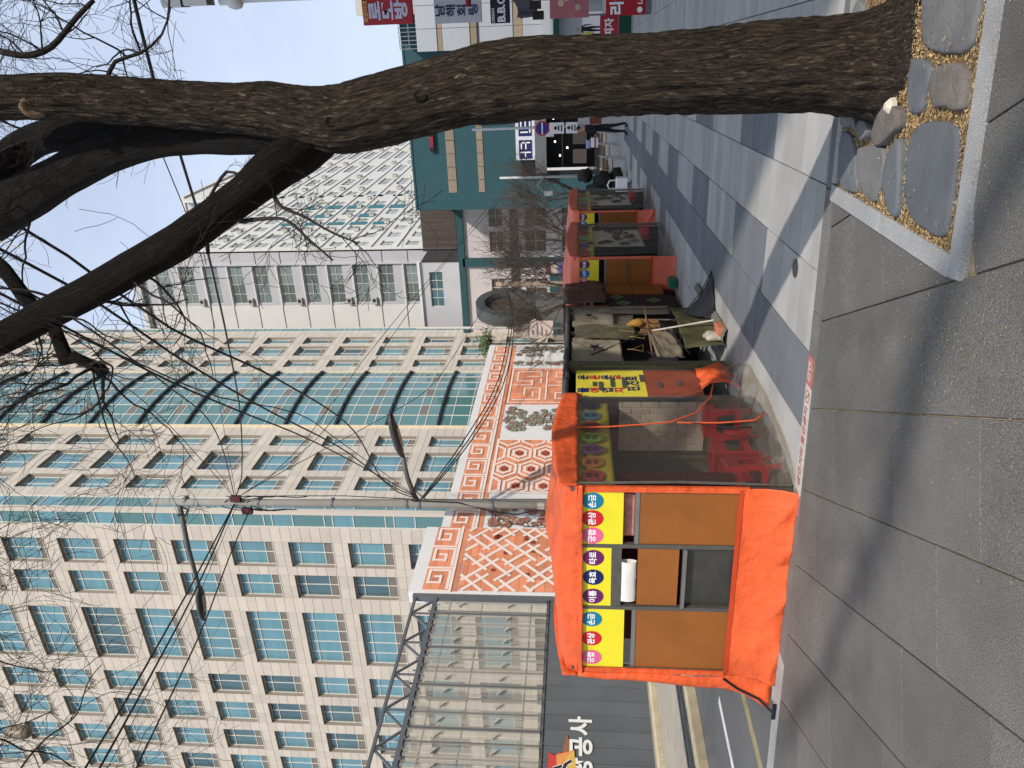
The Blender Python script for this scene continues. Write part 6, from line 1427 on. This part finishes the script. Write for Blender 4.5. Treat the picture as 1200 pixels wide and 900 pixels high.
# bags and bins piled past the row end
pile = thing('covered_pile', (-5.5, 27.2, 0), 'dark heap of covered goods at the far end of the stall row', 'heap')
for i, (x, y, z, sx, sz, m_) in enumerate(((-5.5, 27.3, 1.0, .5, .55, M('dark_blue_cover', C(44, 52, 60), .8, namt=.4)), (-5.1, 27.2, .8, .35, .45, M('charcoal_cover', C(40, 38, 38), .8, namt=.5, nscale=9)), (-5.75, 27.5, .55, .45, .5, m_dk), (-5.05, 27.6, 1.45, .3, .35, m_dk), (-5.3, 27.4, .35, .6, .35, m_dk))):
    b = MB(); vs = []; 
    for a in range(7):
        for c_ in range(12):
            la = -1.3+a*2.6/6; lo = c_*math.pi/6; k = .8+.75*nz(math.cos(lo)*2.3, math.sin(lo)*2.3, la*2+i*3)
            vs.append((x+sx*k*math.cos(la)*math.cos(lo), y+sx*k*math.cos(la)*math.sin(lo), max(.0, z+sz*min(k, .8)*math.sin(la))))
    b.add(vs, [(a*12+c_, a*12+(c_+1) % 12, (a+1)*12+(c_+1) % 12, (a+1)*12+c_) for a in range(6) for c_ in range(12)]+[tuple(range(72, 84))]); b.build('covered_bundle', m_, pile, smooth=True)
wb = thing('white_barrier', (-4.85, 25, 0), 'white plastic barrier block with a handle just past the farthest booth', 'barrier')
b = MB(); b.bevbox(-5.12, -4.66, 24.85, 25.15, .14, .50, .03); b.build('body', m_wh, wb)
MB().tube([(-5.0, 25, .48), (-5.02, 25, .70), (-4.9, 25, .76), (-4.76, 25, .70), (-4.74, 25, .48)], .025, 8).build('handle', m_wh, wb, smooth=True)
MB().lathe((-4.9, 25, 0), [(.16, 0), (.1, .05), (.05, .14)], 14).build('foot', m_alu, wb)
m_wd = M('bench_wood', C(140, 104, 76), .8, namt=.2, nscale=10)
def seat_(x, y, lab):
    o = thing('street_chair', (x, y, 0), lab, 'chair', 'slatted chairs in a row past the stalls')
    for i in range(4): MB().box(x-.22, x+.22, y-.2+i*.105, y-.11+i*.105, .42, .45).build('slat', m_wd, o)
    for i in range(2): MB().box(x-.22, x+.22, y+.22, y+.25, .58+i*.13, .67+i*.13).build('slat', m_wd, o)
    for sx in (-.24, .24): MB().tube([(x+sx, y-.2, 0), (x+sx, y-.2, .66), (x+sx, y+.22, .68), (x+sx, y+.24, .86)], .02, 6).build('side_frame', m_wp, o, smooth=True)
    for sx in (-.24, .24): MB().tube([(x+sx, y+.22, 0), (x+sx, y+.22, .7)], .02, 6).build('leg', m_wp, o)
seat_(-4.95, 29.0, 'nearest of the three wood-slatted chairs with white frames'); seat_(-4.95, 32.3, 'middle of the three wood-slatted chairs with white frames'); seat_(-4.95, 35.8, 'farthest of the three wood-slatted chairs with white frames')
# ================================================================== SIGNS ON THE RIGHT
def projsign(x0_, y, z0_, z1_, w_, m_, label, nm='projecting_sign'):
    o = thing(nm, (x0_, y, z0_), label, 'sign'); MB().bevbox(x0_, x0_+w_, y-.10, y+.10, z0_, z1_, .02).build('board', m_, o)
    for z in (z0_+.15, z1_-.15): MB().tube([(x0_+w_, y, z), (1.85, y, z)], .03, 6).build('bracket', m_bk, o)
    return o
RX1, RZ1 = Vector((1, 0, 0)), Vector((0, 0, 1))
m_sr = M('sign_crimson', C(176, 34, 48), .5, namt=.05); m_ls = M('pale_lilac_letter', C(206, 206, 226), .5, namt=0); m_go = M('gold_letter', C(214, 180, 90), .5, namt=0); m_sw2 = M('sign_pale_grey', C(196, 200, 204), .5, namt=.04)
o = projsign(-.02, 30, 7.55, 9.35, .95, m_sr, 'red projecting sign with big pale Hangul letters stacked down, against the sky')
for i, ch in enumerate('로또방'): text(ch, .50, m_ls, o, (.44, 29.89, 8.86-.47*i), RX1, RZ1, bold=.022, ext=.01, sx=1.35)
text('복권이네', .19, m_go, o, (.42, 29.89, 9.22), RX1, RZ1, bold=.006, ext=.01)
o = projsign(-.06, 30.5, 5.15, 6.85, .95, m_sw2, 'pale grey projecting sign with navy Hangul letters stacked down')
for i, ch in enumerate('남해회링'): text(ch, .38, m_nv, o, (.36, 30.38, 6.62-.40*i), RX1, RZ1, bold=.008, ext=.01, sx=1.2)
o = projsign(-.12, 29.5, 4.05, 4.72, .95, M('sign_ink_navy', C(18, 22, 48), .5), 'small dark navy sign with white capital initials at the right edge')
text('B.B.Q.', .36, m_wh, o, (.38, 29.39, 4.32), RX1, RZ1, bold=.014, ext=.01); text('KOREAN', .13, m_wh, o, (.10, 29.39, 4.62), RX1, RZ1, bold=.003, ext=.01)
aw = thing('red_awning', (.9, 28, 4.9), 'narrow red awning edge over the pale projecting sign', 'awning')
MB(T=lambda a, b_, c: (a, b_, c)).prism([(.42, 27.6), (1.7, 27.6), (1.7, 28.6), (.42, 28.4)], 5.25, 5.33).build('awning_sheet', M('awning_red', C(170, 50, 44), .7, namt=.2), aw)
dk2 = thing('dark_canopy', (.9, 27, 3.2), 'dark fabric canopy hanging from the shops at the right edge', 'canopy')
sheet_ = grid_sheet(lambda u, v: (.02+1.7*u+.05*nz(u*6, v*6), 26.5+1.4*v, 3.0+.7*v+.5*u-.12*math.sin(u*9)), 16, 10); thicken(sheet_.build('canopy_cloth', m_bk, dk2, smooth=True), .01)
for i in range(6): MB().box(-.05+.3*i, .2+.3*i, 26.45, 26.5, 2.75+.08*i, 3.1+.09*i).build('canopy_flap', m_dk, dk2)
pk = thing('pink_poster_board', (.4, 26, 0), 'pink poster board with dim food pictures at the right edge', 'poster')
MB().box(-.04, .95, 26, 26.06, 1.37, 2.55).build('board', M('pink_poster', C(176, 104, 112), .6, namt=.12, nscale=3), pk)
b = MB()
for i in range(5): b.lathe((.25+.13*i, 25.99, 1.7+.17*((i*3) % 4)), [(.09, -.004), (.08, .004)], 12, ax='y')
b.build('food_print', M('beige_print', C(190, 172, 140), .6, var=.4, namt=.3, nscale=12), pk, kind='stuff')
for x in (.0, .9): MB().box(x, x+.05, 26.06, 26.12, 0, 2.5).build('leg', m_gst, pk)
lt = thing('red_shop_banner', (.4, 20, 0), 'red upright banner with white letters standing on the paving at the right edge', 'banner')
MB().box(-.02, .62, 20, 20.05, .13, 1.05).build('banner_face', M('banner_red', C(168, 16, 32), .6, namt=.08), lt)
text('● Lotteria', .155, m_wh, lt, (.36, 19.99, .26), RX1, RZ1, bold=.004, ext=.004); text('리아', .34, m_wh, lt, (.30, 19.99, .78), RX1, RZ1, bold=.012, ext=.004)
MB().box(-.02, .62, 20.0, 20.3, .0, .13).build('banner_foot', m_gst, lt)
rb = thing('small_red_board', (-.4, 27, 0), 'small red and green board with white letters, half hidden by the trunk', 'sign')
MB().box(-.68, .0, 27, 27.05, .42, 1.0).build('red_panel', m_sr, rb); MB().box(-.68, .0, 27, 27.05, .02, .41).build('green_panel', M('board_green', C(10, 70, 50), .6), rb)
text('피자', .3, m_wh, rb, (-.36, 26.99, .7), RX1, RZ1, bold=.012, ext=.004)
# ================================================================== PEOPLE
def skin_body(pts, edges, parent, name, mats, cuts, lvl=2):
    """one continuous surface grown along a skeleton; mats picked per face by height/side test"""
    me = bpy.data.meshes.new(name); bm = bmesh.new(); lay = bm.verts.layers.skin.verify(); vs = []
    for i, (co, r) in enumerate(pts):
        v = bm.verts.new(co); v[lay].radius = r if isinstance(r, tuple) else (r, r); v[lay].use_root = (i == 0); vs.append(v)
    for a, c in edges: bm.edges.new((vs[a], vs[c]))
    bm.to_mesh(me); bm.free()
    o = bpy.data.objects.new(name, me); COL.objects.link(o); o.modifiers.new('s', 'SKIN'); sb = o.modifiers.new('d', 'SUBSURF'); sb.levels = lvl; sb.render_levels = lvl
    m2 = bpy.data.meshes.new_from_object(o.evaluated_get(bpy.context.evaluated_depsgraph_get())); bpy.data.objects.remove(o); bpy.data.meshes.remove(me)
    m2.materials.clear()
    for m_ in mats: m2.materials.append(m_)
    for p in m2.polygons: p.use_smooth = True; p.material_index = cuts(p.center)
    return link(name, m2, parent, ORG[parent.name])
m_sk = M('skin', C(196, 150, 122), .6, namt=.05); m_cl = M('black_clothes', C(26, 27, 32), .85, namt=.2, nscale=9); m_hair = M('dark_hair', C(24, 20, 18), .6, namt=.1); m_shoe = M('dark_shoes', C(40, 40, 44), .6); m_den = M('dark_trousers', C(34, 36, 44), .85, namt=.15)
def person(loc, ang, label, carry=False, step=.0, coat=None):
    o = thing('person', loc, label, 'person'); ca, sa = math.cos(ang), math.sin(ang)
    R = lambda x, y, z: Vector((ca*x-sa*y, sa*x+ca*y, z))      # y forward
    st_ = step; P = [(0, 0, .95), (0, .01, 1.12), (0, .02, 1.30), (0, .01, 1.43), (0, .02, 1.50), (0, .03, 1.56), (0, .03, 1.66), (0, .02, 1.73)]
    r = [(.15, .11), (.14, .10), (.165, .11), (.12, .08), (.055, .055), (.07, .08), (.082, .095), (.05, .06)]
    E = [(i, i+1) for i in range(7)]
    def add(p, rr, par): P.append(p); r.append(rr); E.append((par, len(P)-1)); return len(P)-1
    for s_ in (-1, 1):
        hip = add((s_*.09, 0, .88), (.10, .095), 0); kn = add((s_*.10, .03+s_*st_*.5, .48), (.06, .065), hip); an = add((s_*.10, s_*st_*.9, .09), (.042, .045), kn); add((s_*.11, s_*st_*.9+.15, .035), (.04, .03), an)
        sh = add((s_*.19, .01, 1.40), (.065, .06), 2 if False else 3)
        if carry: el = add((s_*.25, .02, 1.14), (.045, .045), sh); wr = add((s_*.19, .26, 1.10), (.032, .03), el); ha = add((s_*.16, .33, 1.10), (.038, .022), wr)
        else: el = add((s_*.25, -.02-s_*st_*.4, 1.14), (.045, .045), sh); wr = add((s_*.26, .06-s_*st_*.6, .88), (.03, .03), el); ha = add((s_*.26, .09-s_*st_*.6, .80), (.034, .022), wr)
        hx, hy, hz = P[ha]
        for f in range(4): fa = add((hx-s_*.012*0, hy+(.05 if carry else .01), hz-(f-1.5)*.018 if carry else hz-.03), .009, ha) if False else add((hx+(f-1.5)*.016*(0 if carry else 1), hy+(.055 if carry else .012), hz+((f-1.5)*.018 if carry else -.05+.004*abs(f-1.5))), (.009, .009), ha); add((P[fa][0]-(s_*.02 if carry else 0), P[fa][1]+(.02 if carry else .008), P[fa][2]-(.0 if carry else .035)), (.007, .007), fa)
        add((hx-s_*.03, hy+.02, hz+(.03 if carry else -.02)), (.010, .010), ha)
    mats = [m_cl if coat is None else coat, m_sk, m_den, m_shoe]
    def cut(c):
        lx, ly_ = ca*c.x+sa*c.y, -sa*c.x+ca*c.y
        if c.z > 1.475: return 1
        if c.z < .07: return 3
        if c.z < .86 and abs(lx) < .22: return 2
        if carry and ly_ > .285 and c.z > 1.0: return 1
        if not carry and c.z < .85: return 1
        return 0
    skin_body([(tuple(R(*p)), q) for p, q in zip(P, r)], E, o, 'body', mats, cut)
    L0 = Vector(loc)
    # hair cap, nose, ears, eyes and mouth
    b = MB(); vs = []
    for a in range(7):
        for c_ in range(14):
            la = -.35+a*(1.92)/6; lo = c_*2*math.pi/14; fr_ = math.sin(lo) > .35 and la < .75
            k = .93 if fr_ else 1.0; vs.append(tuple(L0+R(.092*k*math.cos(la)*math.cos(lo), .02+.108*k*math.cos(la)*math.sin(lo)*(.72 if fr_ else 1), 1.655+.105*math.sin(la))))
    b.add(vs, [(a*14+c_, a*14+(c_+1) % 14, (a+1)*14+(c_+1) % 14, (a+1)*14+c_) for a in range(6) for c_ in range(14)]); b.build('hair', m_hair, o, smooth=True)
    b = MB(); b.add([tuple(L0+R(*p)) for p in ((-.012, .118, 1.615), (.012, .118, 1.615), (0, .142, 1.62), (0, .118, 1.66))], [(0, 1, 2), (1, 3, 2), (3, 0, 2)]); b.build('nose', m_sk, o)
    for s_ in (-1, 1):
        MB().lathe(tuple(L0+R(s_*.032, .112, 1.652)), [(.002, -.004), (.012, 0), (.002, .006)], 8).build('eye', m_bk, o)
        MB().lathe(tuple(L0+R(s_*.083, .02, 1.62)), [(.005, 0), (.016, .02), (.005, .05)], 8).build('ear', m_sk, o)
    MB().box(*[c for p in ((L0+R(-.02, .112, 0)), (L0+R(.02, .118, 0))) for c in ()] or (L0.x+R(0, .115, 0).x-.02, L0.x+R(0, .115, 0).x+.02, L0.y+R(0, .115, 0).y-.003, L0.y+R(0, .115, 0).y+.003, 1.585, 1.595)).build('mouth', M('lip', C(150, 80, 74), .6), o)
    return o
person((-3.45, 27.5, 0), R_(115), 'person in dark clothes walking left past the sign pole, holding striped packages', True, .12)
bxs = thing('striped_packages', (-4.0, 27.3, 1.0), 'two striped white, red and blue packages held by the walking person', 'package')
MB().bevbox(-4.02, -3.72, 27.0, 27.35, 1.02, 1.26, .02).build('lower_package', m_wh, bxs); MB().box(-4.025, -3.715, 26.995, 27.355, 1.09, 1.14).build('red_stripe', m_sr, bxs)
MB().bevbox(-4.05, -3.80, 27.02, 27.3, 1.27, 1.42, .02).build('upper_package', M('pale_blue_pack', C(150, 170, 210), .6), bxs); MB().box(-4.055, -3.795, 27.015, 27.305, 1.28, 1.30).build('red_stripe', m_sr, bxs)
person((-.78, 56.5, 0), R_(180), 'distant person in black standing by the white counter at the end of the street', False, .05)
person((-1.15, 52, 0), R_(170), 'distant person with a yellow vest, half hidden behind the tree trunk', False, .08, M('yellow_vest', C(214, 204, 40), .7))
